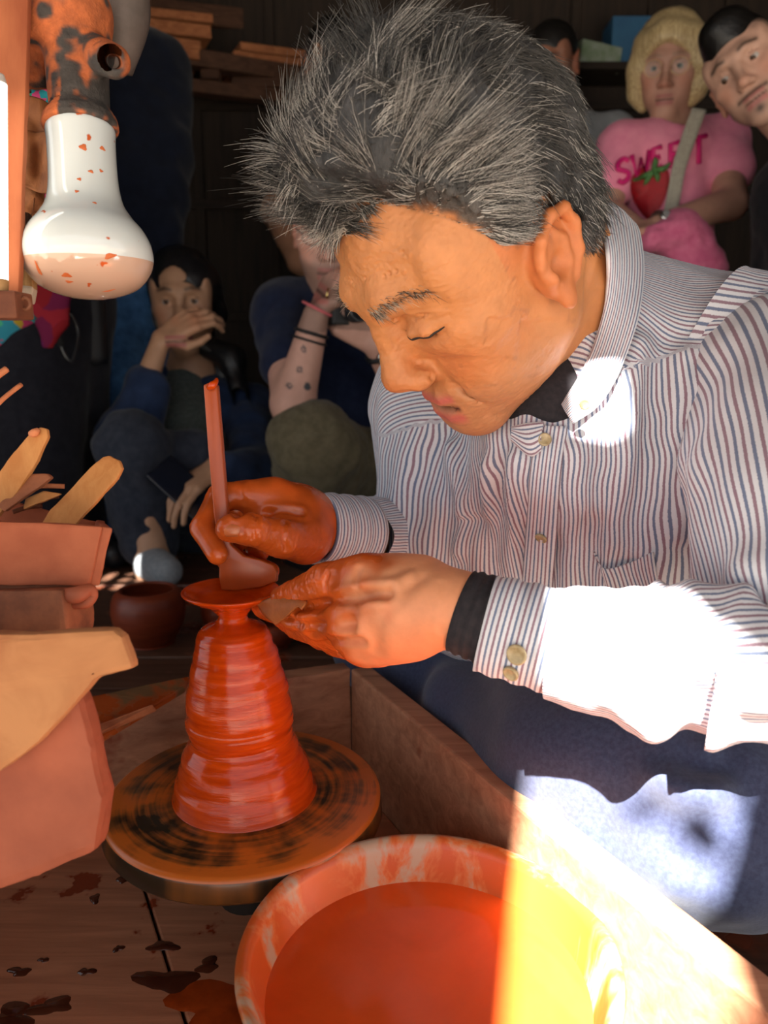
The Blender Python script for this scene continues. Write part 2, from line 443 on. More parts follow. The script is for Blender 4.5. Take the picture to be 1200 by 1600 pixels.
ce = struct('ceiling', *box((.2, 1.6, ZC+.03), (1.75, 1.45, .03)), M_dark)
for i in range(6):
    obj('ceiling_beam', *box((-1.2+i*.55, 1.7, ZC-.04), (.035, 1.3, .04), bev=.004), M_darkz, ce, False)

# overhead rack with stacked ware boards
rk = thing('overhead_rack', 'dark hanging timber rack under the ceiling behind the lamp', 'rack', (-.6, 2.2, 1.2))
def beam_between(a, b, hw, hh, up=(0, 0, 1)):
    a, b = np.asarray(a, float), np.asarray(b, float); x = nrm(b-a); y_ = nrm(np.cross(up, x)); z_ = np.cross(x, y_)
    return box((a+b)/2, (np.linalg.norm(b-a)/2, hw, hh), np.array([x, y_, z_]), bev=.004)
M_rackd = mat_wood('smoked rack timber', (.05, .022, .012), (.11, .05, .028), axis=0, scale=20, rough=.8)
obj('front_beam', *beam_between(P(150, 68, 2.4), P(520, 128, 2.75), .03, .026), M_rackd, rk, False)
obj('lower_beam', *beam_between(P(150, 120, 2.43), P(520, 162, 2.78), .03, .020), M_rackd, rk, False)
obj('back_beam', *beam_between(P(150, 8, 2.62), P(620, 62, 2.9), .03, .034), M_rackd, rk, False)
for (px, py, d, hh) in ((245, 108, 2.50, .024), (405, 130, 2.66, .020), (330, 118, 2.58, .018)):
    obj('spacer_block', *box(P(px, py, d), (.09 if px != 330 else .03, .03, hh), bev=.004), M_rackd, rk, False)
obj('hanger_post', *box(P(175, -60, 2.52), (.02, .02, .3), bev=.004), M_rackd, rk, False)
obj('hanger_post', *box(P(585, -60, 2.88), (.02, .02, .32), bev=.004), M_rackd, rk, False)
def ware_board(pa, pb, d1, d2, hh, lab, dy=0):
    a, b = P(*pa, d1), P(*pb, d2); x = nrm(b-a); y_ = nrm(np.cross((0, 0, 1), x))
    o = obj('ware_board', *box((a+b)/2 + y_*.07, (np.linalg.norm(b-a)/2, .10, hh), np.array([x, y_, np.cross(x, y_)]), bev=.003), M_rack, None, False)
    tag(o, lab, 'board', 'boards stacked on the overhead rack')
ware_board((135, 14), (330, 34), 2.39, 2.54, .013, 'topmost long board of the stack behind the lamp socket')
ware_board((135, 32), (327, 55), 2.39, 2.54, .019, 'second board from the top in the stack behind the lamp socket')
ware_board((135, 50), (312, 76), 2.40, 2.52, .013, 'third board down in the stack behind the lamp socket')
ware_board((135, 66), (310, 90), 2.40, 2.52, .014, 'lowest board of the stack behind the lamp socket')
ware_board((372, 76), (520, 95), 2.62, 2.76, .0125, 'top board of the short stack next to the potter\'s hair')
ware_board((362, 90), (520, 110), 2.61, 2.76, .014, 'middle board of the short stack next to the potter\'s hair')
ware_board((362, 105), (520, 126), 2.61, 2.76, .014, 'bottom board of the short stack next to the potter\'s hair')
# cardboard boxes on a high shelf at the right
sh = obj('wall_shelf', *box(P(930, 128, 2.75), (.50, .16, .012), bev=.003), M_dark, None, False)
tag(sh, 'dark high shelf behind the blonde woman carrying two printed boxes', 'shelf')
M_boxb = mat('printed blue carton', (.02, .08, .17), (.03, .12, .22), scale=6, rough=.6, bump=0)
M_boxw = mat('pale printed carton', (.30, .34, .28), (.16, .22, .12), scale=20, rough=.6, bump=0)
o = obj('carton', *box(P(990, 82, 2.70), (.10, .08, .085), bev=.003), M_boxb, None, False); tag(o, 'blue printed carton on the high shelf beside the blonde hair', 'box')
o = obj('carton', *box(P(921, 100, 2.68), (.075, .08, .04), frame_z((.1, 0, 1), (.97, .25, 0)), bev=.003), M_boxw, None, False); tag(o, 'flat pale green and white carton lying on the high shelf', 'box')

# boards of the added, unseen eave that masks the sun
M_sunmask = mat_wood('sun mask board', (.10, .06, .04), (.2, .12, .08), axis=0, scale=20, rough=.8)

# ------------------------------------------------------------------ wheel tray
ZT = .135
cor = PZ(548, 1045, ZT); rdir = nrm(PZ(1120, 1518, ZT)-cor); ldir = np.array([-rdir[1], rdir[0], 0])*1.0
ldir = nrm(PZ(300, 1082, ZT)-cor)
tray = thing('wheel_tray', 'cedar box tray of upright boards around the potter\'s wheel', 'tray', (cor[0], cor[1], 0))
Lr = np.linalg.norm(PZ(1260, 1635, ZT)-cor)
def upright(name, a, dirv, L, off, th, z0, z1):
    n = np.array([-dirv[1], dirv[0], 0]); c = a + dirv*L/2 + n*off; c[2] = (z0+z1)/2
    return obj(name, *box(c, (L/2, th/2, (z1-z0)/2), np.array([dirv, n, [0, 0, 1]]), bev=.0025), M_cedar, tray, False)
upright('side_board', cor.copy(), rdir, Lr, +.011, .022, .004, ZT)
upright('end_board', cor.copy(), ldir, .62, -.011, .022, .004, ZT)
lc = cor + ldir*.62
upright('side_board', lc.copy(), rdir, .75, .011, .022, .004, .10)
# tray bottom planks
for i in range(6):
    s0 = i*.117
    c = cor + ldir*(s0+.058) + rdir*.36; c[2] = .006
    obj('bottom_plank', *box(c, (.40, .0570, .006), np.array([rdir, np.cross((0, 0, 1), rdir), [0, 0, 1]]), bev=.0015), M_tray, tray, False)

# ------------------------------------------------------------------ wheel
WC = PZ(383, 1232, .11); WR = .1105
wheel = thing('potters_wheel', 'round wooden potter\'s wheel head streaked with orange slip', 'wheel', (WC[0], WC[1], .012))
def mat_wheel():
    m, nt, b, N, L = _nt('wheel head')
    tc = N.new('ShaderNodeTexCoord'); sp = N.new('ShaderNodeSeparateXYZ'); L.new(tc.outputs['Object'], sp.inputs[0])
    def mth(op, a, b_=None):
        n = N.new('ShaderNodeMath'); n.operation = op
        for i, q in enumerate((a, b_)):
            if q is None: continue
            if isinstance(q, (int, float)): n.inputs[i].default_value = q
            else: L.new(q, n.inputs[i])
        return n.outputs[0]
    r = mth('SQRT', mth('ADD', mth('MULTIPLY', sp.outputs[0], sp.outputs[0]), mth('MULTIPLY', sp.outputs[1], sp.outputs[1])))
    an = mth('ARCTAN2', sp.outputs[1], sp.outputs[0])
    cx = N.new('ShaderNodeCombineXYZ'); L.new(mth('MULTIPLY', r, 14.0), cx.inputs[0]); L.new(mth('MULTIPLY', mth('SINE', an), 1.5), cx.inputs[1]); L.new(mth('MULTIPLY', mth('COSINE', an), 1.5), cx.inputs[2])
    n1 = _noise(N, L, cx.outputs[0], 2.2, 3, .5)
    c2 = N.new('ShaderNodeCombineXYZ'); L.new(mth('MULTIPLY', r, 260.0), c2.inputs[0]); L.new(mth('SINE', an), c2.inputs[1]); L.new(mth('COSINE', an), c2.inputs[2])
    n2 = _noise(N, L, c2.outputs[0], 1.0, 2, .5)
    f = mth('ADD', mth('MULTIPLY', n1.outputs['Fac'], .72), mth('MULTIPLY', n2.outputs['Fac'], .40))
    edge = N.new('ShaderNodeMapRange'); edge.inputs[1].default_value = .093; edge.inputs[2].default_value = .109; edge.inputs[3].default_value = 0; edge.inputs[4].default_value = .16; L.new(r, edge.inputs[0])
    f = mth('ADD', f, edge.outputs[0])
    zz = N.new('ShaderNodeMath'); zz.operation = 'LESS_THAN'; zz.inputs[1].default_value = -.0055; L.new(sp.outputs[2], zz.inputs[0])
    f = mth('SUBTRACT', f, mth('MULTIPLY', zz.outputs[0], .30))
    rp = _ramp(N, (.022, .013, .006), (.50, .115, .012), .44, .66, mid=(.53, (.18, .058, .012)))
    L.new(f, rp.inputs['Fac']); L.new(rp.outputs['Color'], b.inputs['Base Color']); b.inputs['Roughness'].default_value = .3; _spec(b, .5)
    _bump(N, L, b, n2.outputs['Fac'], .15, .0006)
    return m
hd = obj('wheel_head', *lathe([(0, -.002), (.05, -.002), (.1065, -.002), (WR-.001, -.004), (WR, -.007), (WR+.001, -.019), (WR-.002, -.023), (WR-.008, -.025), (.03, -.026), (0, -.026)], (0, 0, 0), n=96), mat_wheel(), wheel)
hd.location = Vector(WC) ; hd.matrix_parent_inverse = Matrix.Translation(-Vector(wheel['_o']))
obj('axle', *lathe([(.024, -.025), (.024, -.098)], WC, n=24), M_dark, wheel)

# hump of clay with the small dish thrown from its top
def px_prof():
    # (y of the axis in the photo, half width in px)
    rows = [(1262, 114), (1250, 112), (1236, 110), (1210, 104), (1180, 94), (1158, 84), (1146, 78), (1136, 80), (1122, 83), (1110, 82), (1080, 79), (1050, 72), (1020, 65), (1000, 59), (988, 56), (981, 50), (976, 40), (971, 29), (967, 24), (962, 22)]
    out = []
    for (yy, hw) in rows:
        r = CF + CU*((800-yy)/FPX); n = np.array([0, 1.0, 0]); t = (WC[1])/(r[1])
        out.append((hw*t/FPX, (C0 + r*t)[2]))
    return out
pp = px_prof()
hs = [p_[1] for p_ in pp]; z0 = WC[2]-.003
prof = [(pp[0][0]+.004, z0)] + [(r, max(h, z0+.001*i)) for i, (r, h) in enumerate(pp)]
pr = spline(np.array(prof), 110)
top_r, top_z = pr[-1]
dish_w = 75*.615/FPX
dish = np.array([.98, .76])*np.array([(.012, .002), (.0145, .006), (.020, .012), (.030, .0185), (.0365, .0235), (.0385, .0262), (.0378, .0277), (.0355, .0272), (.030, .0225), (.020, .0165), (.010, .0135), (0, .013)])
dish = spline(np.array(dish), 40)
full = [tuple(q) for q in pr] + [(max(r, 0), top_z + h) for r, h in dish]
rgs = np.random.default_rng(3); ringph = rgs.uniform(0, 6.28, 12)
def wob(a, h):
    u = (h - z0)/(top_z - z0)
    if u > 1: return .012*np.cos(2*a+1.2)
    e = .010*np.sin(a + 40*u + 1) + .006*np.sin(2*a - 70*u) + .011*math.sin(95*u)*np.sin(a*.5+1.3)**2 + .012*math.exp(-((u-.36)/.05)**2)*np.sin(3*a+5*u) + .006*math.sin(230*u)
    return e*min(1, u*6+.2)
hump = obj('clay_hump', *lathe(full, (WC[0], WC[1], 0), n=120, wob=wob), M_clay)
v = verts(hump)                                        # the hump leans a little as it spins
u = np.clip((v[:, 2]-z0)/(top_z-z0), 0, 1.2); v[:, 0] += -.0045*np.clip(u, 0, 1.2); setverts(hump, v)
tag(hump, 'tall wet orange clay hump with a shallow dish thrown on top, centred on the wheel', 'clay')

# ------------------------------------------------------------------ slip bowl
BC = PZ(668, 1490, .1); BR = .113
bowl = thing('slip_bowl', 'wide basin of orange slip water with clay-smeared rim', 'bowl', (BC[0], BC[1], .012))
def mat_bowl():
    m, nt, b, N, L = _nt('smeared basin')
    vec = _coord(N, L, (1, 1, .45)); n = _noise(N, L, vec, 24, 5, .6, .8); r = _ramp(N, (.50, .10, .018), (.42, .34, .24), .47, .60, mid=(.52, (.55, .17, .05)))
    L.new(n.outputs['Fac'], r.inputs['Fac']); L.new(r.outputs['Color'], b.inputs['Base Color']); b.inputs['Roughness'].default_value = .3; _spec(b, .5)
    _bump(N, L, b, n.outputs['Fac'], .2, .001); return m
M_bowl = mat_bowl()
obj('basin', *lathe([(0, -.086), (.072, -.086), (.080, -.082), (.098, -.03), (.1065, -.004), (.111, .001), (.1135, .003), (.1135, .0005), (.1115, -.003), (.1100, -.008), (.1105, -.002)][:5] + [(.1085, -.0015), (.1125, .0), (.1145, .002), (.1135, .0045), (.110, .005), (.1065, .003), (.1045, -.002), (.098, -.024), (.090, -.05), (.078, -.078), (.07, -.082), (0, -.082)], BC, n=96), M_bowl, bowl)
M_water = mat('orange slip water', (.60, .095, .018), (.52, .078, .014), scale=9, rough=.10, bump=.05, spec=.5, warp=1.5)
obj('slip_water', *lathe([(0, -.024), (.05, -.024), (.0985, -.0242)], BC, n=96), M_water, bowl)

# wet blobs of slip on the tray floor
M_slip = mat('spilled slip', (.22, .03, .004), (.34, .05, .007), scale=40, rough=.15, bump=.1, spec=.5)
M_slipd = mat('dark wet spot', (.05, .012, .006), (.07, .018, .008), scale=40, rough=.12, bump=.1, spec=.5)
def puddle(px, py, rx, ry, lab, m):
    c = PZ(px, py, .0122); n = 28; a = np.linspace(0, 2*np.pi, n, endpoint=False)
    ph = rng.uniform(0, 6.28, 4); rr = 1 + .28*np.sin(2*a+ph[0]) + .2*np.sin(3*a+ph[1]) + .12*np.sin(5*a+ph[2])
    sc = .55/FPX
    V = [c + [0, 0, .0006]]; V += [c + np.array([math.cos(t)*rx*sc*q*.8, math.sin(t)*ry*sc*1.4*q*.85, .0005]) for t, q in zip(a, rr)] + [c + np.array([math.cos(t)*rx*sc*q, math.sin(t)*ry*sc*1.4*q, -.0004]) for t, q in zip(a, rr)]
    F = [(0, 1+i, 1+(i+1) % n) for i in range(n)] + [(1+i, 1+n+i, 1+n+(i+1) % n, 1+(i+1) % n) for i in range(n)]
    o = obj('slip_puddle', V, F, m); tag(o, lab, 'puddle', 'wet spots of slip on the tray floor')
puddle(335, 1572, 75, 34, 'bright orange puddle of slip against the foot of the basin', M_slip)
puddle(262, 1532, 42, 20, 'large dark wet spot between wheel and basin, with ragged rim', M_slipd)
puddle(325, 1508, 20, 11, 'dark wet drop close to the basin\'s side', M_slipd)
puddle(255, 1478, 22, 10, 'dark wet drop under the wheel\'s front edge', M_slipd)
puddle(195, 1372, 13, 10, 'round dark drop beside the wheel\'s side', M_slipd)
puddle(135, 1518, 13, 6, 'small dark drop in the middle of the bare tray planks', M_slipd)
puddle(80, 1572, 30, 13, 'dark wet spot at the lower edge of the tray planks', M_slipd)
puddle(20, 1588, 34, 16, 'brown wet spot in the bottom corner of the picture', M_slipd)
puddle(185, 1482, 9, 5, 'tiny dark drop left of the drop under the wheel', M_slipd)
puddle(30, 1518, 16, 8, 'dark drop near the picture\'s edge below the clay slab', M_slipd)
puddle(68, 1500, 8, 4, 'tiny dark drop below the clay slab', M_slipd)
puddle(148, 1404, 11, 8, 'dark drop just under the corner of the clay slab', M_slipd)

# ------------------------------------------------------------------ finished pots on the floor
def pot(name, px, py, rpx, hfac, lab, z=0.0, dark=None):
    c = PZ(px, py, z); d = np.dot(c-C0, CF); r = rpx*d/FPX
    pr = [(0, 0), (.62, 0), (.66, .02), (.655, .05), (.80, .28), (.95, .62), (1.0, .92), (.98, 1.2), (.90, 1.42), (.80, 1.52), (.745, 1.545), (.70, 1.53), (.69, 1.49), (.76, 1.40), (.90, 1.15), (.92, .9), (.86, .6), (.6, .15), (0, .1)]
    pr = spline(np.array(pr)*np.array([r, r*hfac]), 60); pr[:, 0] = np.maximum(pr[:, 0], 0)
    o = obj(name, *lathe([tuple(q) for q in pr], (c[0], c[1], z), n=56), M_pot); tag(o, lab, 'pot', 'unfired pots on the floor behind the tray'); return o
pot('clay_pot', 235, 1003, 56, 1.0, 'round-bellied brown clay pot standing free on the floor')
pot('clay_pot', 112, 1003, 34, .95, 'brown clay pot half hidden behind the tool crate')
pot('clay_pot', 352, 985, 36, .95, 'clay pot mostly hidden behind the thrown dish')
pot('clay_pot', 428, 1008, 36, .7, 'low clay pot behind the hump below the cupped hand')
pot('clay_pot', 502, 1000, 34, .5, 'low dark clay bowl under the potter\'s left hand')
o = obj('small_roller', *tube([PZ(455, 915, .011), PZ(482, 912, .011)], .011, 12, smooth=False), mat_plain('dark grey rubber', (.05, .055, .06), .4)); tag(o, 'small dark grey roller lying on the floor behind the hands', 'tool')

# clay-caked lath boards leaning on the tray's back corner
M_lath = mat_wood('clay caked lath', (.13, .07, .03), (.22, .12, .05), axis=0, scale=30, rough=.6, stain=(.36, .07, .015), stain_s=20, stain_p=(.45, .52))
def slab(name, px4, ds, th, m, lab, cat='board', bev=.0015, group=None):
    pts = [P(x, y_, d) for (x, y_), d in zip(px4, ds)]
    n = nrm(np.cross(pts[1]-pts[0], pts[2]-pts[0]))
    if np.dot(n, C0-pts[0]) > 0: n = -n
    o = obj(name, *prism(pts, n*th, bev), m, None, False); tag(o, lab, cat, group); return o
slab('lath_board', [(120, 1092), (298, 1056), (292, 1075), (140, 1158)], [.67, .72, .71, .63], .006, M_lath, 'clay-smeared flat lath board leaning on the tray\'s back edge')
slab('lath_strip', [(138, 1138), (238, 1100), (246, 1110), (144, 1152)], [.64, .675, .675, .63], .007, M_dryclay, 'narrow clay-coated strip lying along the lath board')
slab('lath_strip', [(140, 1156), (292, 1070), (290, 1082), (142, 1172)], [.635, .71, .71, .635], .006, M_lath, 'lowest bare wooden strip under the lath board')
# eave added out of view above the camera, gaps shaped to cut the sun patches
ev = struct('roof_sunmask', *box((0.2, -.45, 1.60), (2.4, .02, .03)), M_sunmask)
def sunmask_piece(x0a, x0b, x1a, x1b, ya, yb):
    """board between ya..yb; x from (x0a at ya, x0b at yb) to (x1a, x1b)"""
    obj('sunmask_board', *prism([(x0a, ya, 1.55), (x1a, ya, 1.55), (x1b, yb, 1.55), (x0b, yb, 1.55)], (0, 0, .014)), M_sunmask, ev, False)
def gl(y): return -.042 + (y+.716)*.21
for (ya, yb, gap) in ((-1.45, -1.28, None), (-1.28, -1.10, None), (-1.10, -.93, (gl(-1.10), gl(-.93), -.010, .030)), (-.93, -.83, (gl(-.93), gl(-.83), .034, .070)), (-.83, -.706, (gl(-.83), gl(-.706), .046, .006)),
                      (-.706, -.515, None), (-.515, -.425, (.008, .016, .044, .047)), (-.425, -.25, None), (-.25, -.05, None), (-.05, .05, None), (.17, .32, None)):
    if gap is None: sunmask_piece(-2.2, -2.2, 2.6, 2.6, ya+.001, yb-.001)
    else:
        sunmask_piece(-2.2, -2.2, gap[0], gap[1], ya, yb); sunmask_piece(gap[2], gap[3], 2.6, 2.6, ya, yb)
for (xa, xb, ya, yb) in ((-2.2, -.775, .05, .17), (-.764, -.735, .05, .17), (-.720, -.700, .05, .17), (-.688, 2.6, .05, .17), (-.78, -.68, .083, .102), (-.735, -.70, .128, .15)):
    sunmask_piece(xa, xa, xb, xb, ya, yb)
struct('wall_sunmask', *box((.2, .335, 1.80), (2.4, .012, .26)), M_sunmask)  # unseen fascia added to stop sun leaking in above the eave
for x in (-1.2, .55, 1.4):
    obj('sunmask_rafter', *box((x, -.55, 1.585), (.03, .90, .02)), M_sunmask, ev, False)
for x in (-2.1, 2.5): obj('sunmask_post', *box((x, -1.35, .72), (.045, .045, .85)), M_sunmask, ev, False)

# leafy sprig added out of view over the eave gap to dapple the sun
vn = thing('dapple_sprig', 'unseen leafy sprig added over the eave gap to dapple the sun', 'plant', (.06, -.86, 1.575))
M_leaf = mat('creeper leaf', (.03, .09, .02), (.06, .15, .03), rough=.5)
obj('stem', *tube([(.12, -.98, 1.58), (.06, -.90, 1.60), (.035, -.82, 1.59), (.06, -.74, 1.585)], .003, 6), M_leaf, vn)
for (x, y_, r, a) in ((.030, -.905, .016, .4), (.052, -.852, .020, 1.2), (.016, -.842, .012, 2.2), (.040, -.800, .015, .1), (.066, -.800, .016, 2.8), (.002, -.880, .011, 1.0), (.018, -.960, .016, 1.9)):
    t = np.linspace(0, 2*np.pi, 14, endpoint=False); rr = r*(1-.25*np.cos(2*t))*(1+.1*np.sin(3*t))
    obj('leaf', *prism([(x+math.cos(q+a)*w_, y_+math.sin(q+a)*w_*.8, 1.597+.004*math.sin(q)) for q, w_ in zip(t, rr)], (0, 0, .0008)), M_leaf, vn)
# ------------------------------------------------------------------ people: shared head
def K(x, y, d): return C0 + d*CF + x*CR + y*CU           # camera-aligned metres
class Frame:
    def __init__(s, o, right, fwd, up, sc=1.0):
        s.o = np.asarray(o, float); s.R = np.array([nrm(right), nrm(fwd), nrm(up)]); s.s = sc
    def __call__(s, x, y, z): return s.o + s.s*(np.array([x, y, z]) @ s.R)
    def loc(s, p): return ((np.asarray(p)-s.o) @ s.R.T)/s.s
def face_frame(o, fwd, up, sc=1.0):
    f = nrm(fwd); u = np.asarray(up, float); u = nrm(u - f*np.dot(u, f)); return Frame(o, np.cross(f, u), f, u, sc)
def head_ops(F, fr, old=False, mouth=.0016, eyes='open', jaw=1.0, ears=True, ear_s=1.0, lids=True, ear_dy=0., ear_dz=0., ear_w=1.0):
    s = fr.s; R = fr.R
    E = lambda c, r, k=0., op='u': F.ell(fr(*c), np.asarray(r)*s, R, op, k*s)
    Cp = lambda a, b, ra, rb, k=0., op='u': F.cap(fr(*a), fr(*b), ra*s, rb*s, op, k*s)
    Ch = lambda pts, rr, k=0., op='u', kin=None: F.chain([fr(*q) for q in pts], [q*s for q in rr], op, k*s, None if kin is None else kin*s)
    E((0, -.006, .043), (.0745, .094, .083))
    E((0, .030, -.022), (.060*jaw, .056, .080), .04)
    for q in (-1, 1):
        Cp((q*.050*jaw, .008, -.052), (q*.016, .072, -.094 + (.007 if old else 0)), .018, .016, .035)
        E((q*.049*jaw, .056, -.006), (.020, .021, .017), .028)
        E((q*.036, .060, -.044), (.022, .024, .026), .025)
        E((q*.060, .03, .045), (.014, .04, .03), .02)
    E((0, .081, -.097 + (.006 if old else 0)), (.020, .014, .014), .024)
    E((0, .077, -.060), (.029, .020, .026), .020)
    Ch([(-.040, .070, .034), (-.022, .0835, .037), (0, .084, .034), (.022, .0835, .037), (.040, .070, .034)], [.008, .0105, .010, .0105, .008], .016)
    for q in (-1, 1):
        E((q*.033, .095, .014), (.0185, .016, .0115), .016, 's')
        if eyes == 'open': E((q*.0325, .0670, .0140), (.0165, .0130, .0115), .004)
        else: E((q*.0325, .0705, .0150), (.0170, .0162, .0130), .008)
    E((0, .084, -.010), (.0115, .015, .024), .012)
    nl = .86 if old else 1.0
    Ch([(0, .086, .026), (0, .0945, .012), (0, .086+.020*nl, -.012*nl), (0, .086+.026*nl, -.022*nl)], [.0075, .0080, .0095, .0105], .014, kin=.006)
    E((0, .0855+.026*nl, -.024*nl), (.0135, .0115, .0100), .008)
    for q in (-1, 1):
        E((q*.0135, .0995, -.0285), (.0085, .0105, .0078), .007)
        E((q*.0070, .1050, -.0385), (.0042, .0060, .0045), .003, 's')
    g = mouth
    Ch([(-.024, .083, -.0625), (-.010, .0945, -.0575+g*.4), (0, .0952, -.0590+g*.4), (.010, .0945, -.0575+g*.4), (.024, .083, -.0625)], [.0030, .0055, .0056, .0055, .0030], .005, kin=.003)
    Ch([(-.022, .083, -.0655-g*.6), (-.008, .0935, -.0705-g), (.008, .0935, -.0705-g), (.022, .083, -.0655-g*.6)], [.0030, .0068, .0068, .0030], .005, kin=.003)
    Ch([(-.023, .089, -.0640), (-.009, .101, -.0643-g*.3), (.009, .101, -.0643-g*.3), (.023, .089, -.0640)], [.0010, g+.0008, g+.0008, .0010], .002, 's')
    if g > .002: E((0, .088, -.0645), (.016, .012, g*1.2), .002, 's')
    if eyes != 'open':                                    # lowered lids: slit and bag
        for q in (-1, 1):
            Ch([(q*.017, .0850, .0120), (q*.029, .0890, .0115), (q*.041, .0850, .0115), (q*.0520, .0730, .0125)], [.0018, .0032, .0032, .0020], .005)
            Ch([(q*.017, .0845, .0075), (q*.027, .0880, .0058), (q*.039, .0845, .0062), (q*.0490, .0735, .0100)], [.0010, .0022, .0022, .0012], .0015, 's')
            Ch([(q*.022, .0830, -.0035), (q*.030, .0835, -.0070), (q*.044, .0760, -.0030)], [.0006, .0016, .0006], .004, 's')
            Ch([(q*.019, .0850, .0215), (q*.031, .0880, .0235), (q*.046, .0760, .0200)], [.0006, .0012, .0006], .004, 's')
    elif lids:
        for q in (-1, 1):
            Ch([(q*.0165, .0800, .0136), (q*.026, .0852, .0196), (q*.037, .0848, .0200), (q*.0490, .0745, .0142)], [.0022, .0034, .0036, .0026], .002)
            Ch([(q*.017, .0790, .0112), (q*.031, .0832, .0062), (q*.0480, .0740, .0118)], [.0020, .0026, .0020], .002)
    if old:
        for q in (-1, 1):
            Ch([(q*.0250, .0920, -.0300), (q*.0300, .0895, -.0440), (q*.0355, .0805, -.0640)], [.0004, .0013, .0006], .008, 's')
            Ch([(q*.0310, .0800, -.0700), (q*.0310, .0760, -.0850)], [.0003, .0008], .008, 's')
            E((q*.033, .0790, -.0040), (.0155, .0070, .0055), .008)
    if ears:
        for q in (-1, 1):
            lat = nrm(R[0]*q*.93 - R[1]*.37); bk = nrm(-R[1]*.93 - R[0]*q*.37); eu = nrm(R[2]*.97 - R[1]*.22); eb = np.cross(eu, lat)
            c = fr(q*.0775, -.012+ear_dy, .002+ear_dz); es = ear_s*s; Re = np.array([lat, eb if np.dot(eb, bk) > 0 else -eb, eu])
            W = lambda a, b, h: c + es*(a*Re[0] + ear_w*b*Re[1] + h*Re[2])
            F.ell(W(.003, .002, .004), np.array([.0065, .0165*ear_w, .029])*es, Re, 'u', .006*s)
            F.ell(W(-.004, -.002, -.004), np.array([.010, .014, .024])*es, Re, 'u', .008*s)
            F.chain([W(.004, -.013, .006), W(.008, -.010, .024), W(.010, .002, .034), W(.011, .014, .030), W(.011, .0195, .014), W(.010, .0175, -.006), W(.008, .010, -.022)], [.0030*es, .0040*es, .0045*es, .0046*es, .0044*es, .0042*es, .0042*es], 'u', .004*s)
            F.ell(W(.006, .000, -.030), np.array([.0055, .0095, .0115])*es, Re, 'u', .006*s)
            F.chain([W(.007, .003, .022), W(.008, .010, .010), W(.0075, .009, -.006), W(.007, .004, -.016)], [.0024*es, .0030*es, .0032*es, .0028*es], 'u', .003*s)
            F.ell(W(.010, -.001, -.003), np.array([.0085, .0072*ear_w, .0105])*es, Re, 's', .004*s)
            F.chain([W(.013, .000, .026), W(.0145, .011, .022), W(.0145, .0145, .008)], [.0020*es, .0024*es, .0020*es], 's', .003*s)
            F.ell(W(.007, -.0095, -.007), np.array([.0050, .0045, .0060])*es, Re, 'u', .003*s)
def head_cols(fr, p, base, lip, old=False, stubble=None, brow=None, mouth=.0016, ear_tint=None):
    q = fr.loc(p); x, y, z = q[:, 0], q[:, 1], q[:, 2]; ax = np.abs(x)
    c = np.tile(np.asarray(base, float), (len(p), 1)); near = (np.abs(x) < .11) & (z > -.13) & (z < .16) & (y > -.12)
    def mixc(m, col):
        c[:] = c*(1-m[:, None]) + np.asarray(col)*m[:, None]
    red = np.asarray(base)*np.array([1.05, .72, .62])
    mixc(.55*np.exp(-((ax-.045)/.02)**2-((z+.02)/.025)**2)*(y > .03)*near, red)
    mixc(.5*np.exp(-(x/.014)**2-((z+.022)/.012)**2)*(y > .09)*near, red)
    mixc(.6*sstep(.070, .078, ax)*near*(z < .05)*(y < .03)*(y > -.06), red)
    if stubble is not None:
        m = sstep(-.035, -.055, z)*(y > .0)*near*sstep(.0, .03, y); mixc(stubble[1]*m, stubble[0])
    up = np.exp(-((z+.0570-.0012-mouth*.4)/.0040)**2); lo = np.exp(-((z+.0710+mouth)/.0055)**2)
    mixc(np.clip(sstep(.026, .020, ax)*(y > .083)*np.maximum(up, lo)*near*1.1, 0, 1), lip)
    mixc(np.clip(np.exp(-((z+.0643)/(.0013+mouth*.6))**2)*sstep(.026, .022, ax)*(y > .078)*near, 0, 1), np.asarray(lip)*.18)
    if brow is not None:
        arch = .0395 + .004*np.exp(-((ax-.032)/.012)**2) - .05*np.maximum(ax-.044, 0)
        mixc(brow[1]*np.exp(-((z-arch)/.0042)**2)*sstep(.010, .018, ax)*sstep(.056, .050, ax)*(y > .04)*near, brow[0])
    return c

def folds(v, n, specs):
    """specs: (polyline points, half width, height) -> raised folds on nearby cloth"""
    d = np.zeros(len(v))
    for pts, wd, hgt in specs:
        q = spline(np.array(pts), 50); m = np.ones(len(v), bool)
        lo_, hi_ = q.min(0)-wd*4, q.max(0)+wd*4; ii = np.nonzero(((v > lo_) & (v < hi_)).all(1))[0]
        if not len(ii): continue
        dm = np.full(len(ii), 1.0)
        for a in q: dm = np.minimum(dm, ((v[ii]-a)**2).sum(1))
        dm = np.sqrt(dm); d[ii] += hgt*np.exp(-(dm/wd)**2) - .35*hgt*np.exp(-((dm-2*wd)/wd)**2)
    return v + n*d[:, None]
# ------------------------------------------------------------------ the potter
HRc = np.array([[-.4939, .3463, .7976], [-.6560, -.7504, -.0805], [-.5707, .5630, -.5978]])   # right, forward, up in camera axes
toW = lambda v: v[0]*CR + v[1]*CU + v[2]*CF
HF = Frame(K(.070, .1921, .5611), *[toW(r) for r in HRc])
FAC = toW(np.array([-.60, -.02, -.80])); SAX = toW(np.array([.80, 0, -.60])); UPW = np.array([0, 0, 1.0])
FAC = nrm(FAC); SAX = nrm(SAX - FAC*np.dot(SAX, FAC)); UPT = nrm(np.cross(SAX, FAC)); UPT = UPT if UPT[2] > 0 else -UPT
MID = K(.180, .128, .705); LSH = MID + SAX*.150; RSH = MID - SAX*.150
NECK = K(.172, .152, .650)
LEL, LWR = P(1230, 1010, .43), P(735, 955, .475)
REL, RWR = P(700, 850, .86), P(492, 822, .665)
PEL = MID - FAC*.13 - UPW*.385
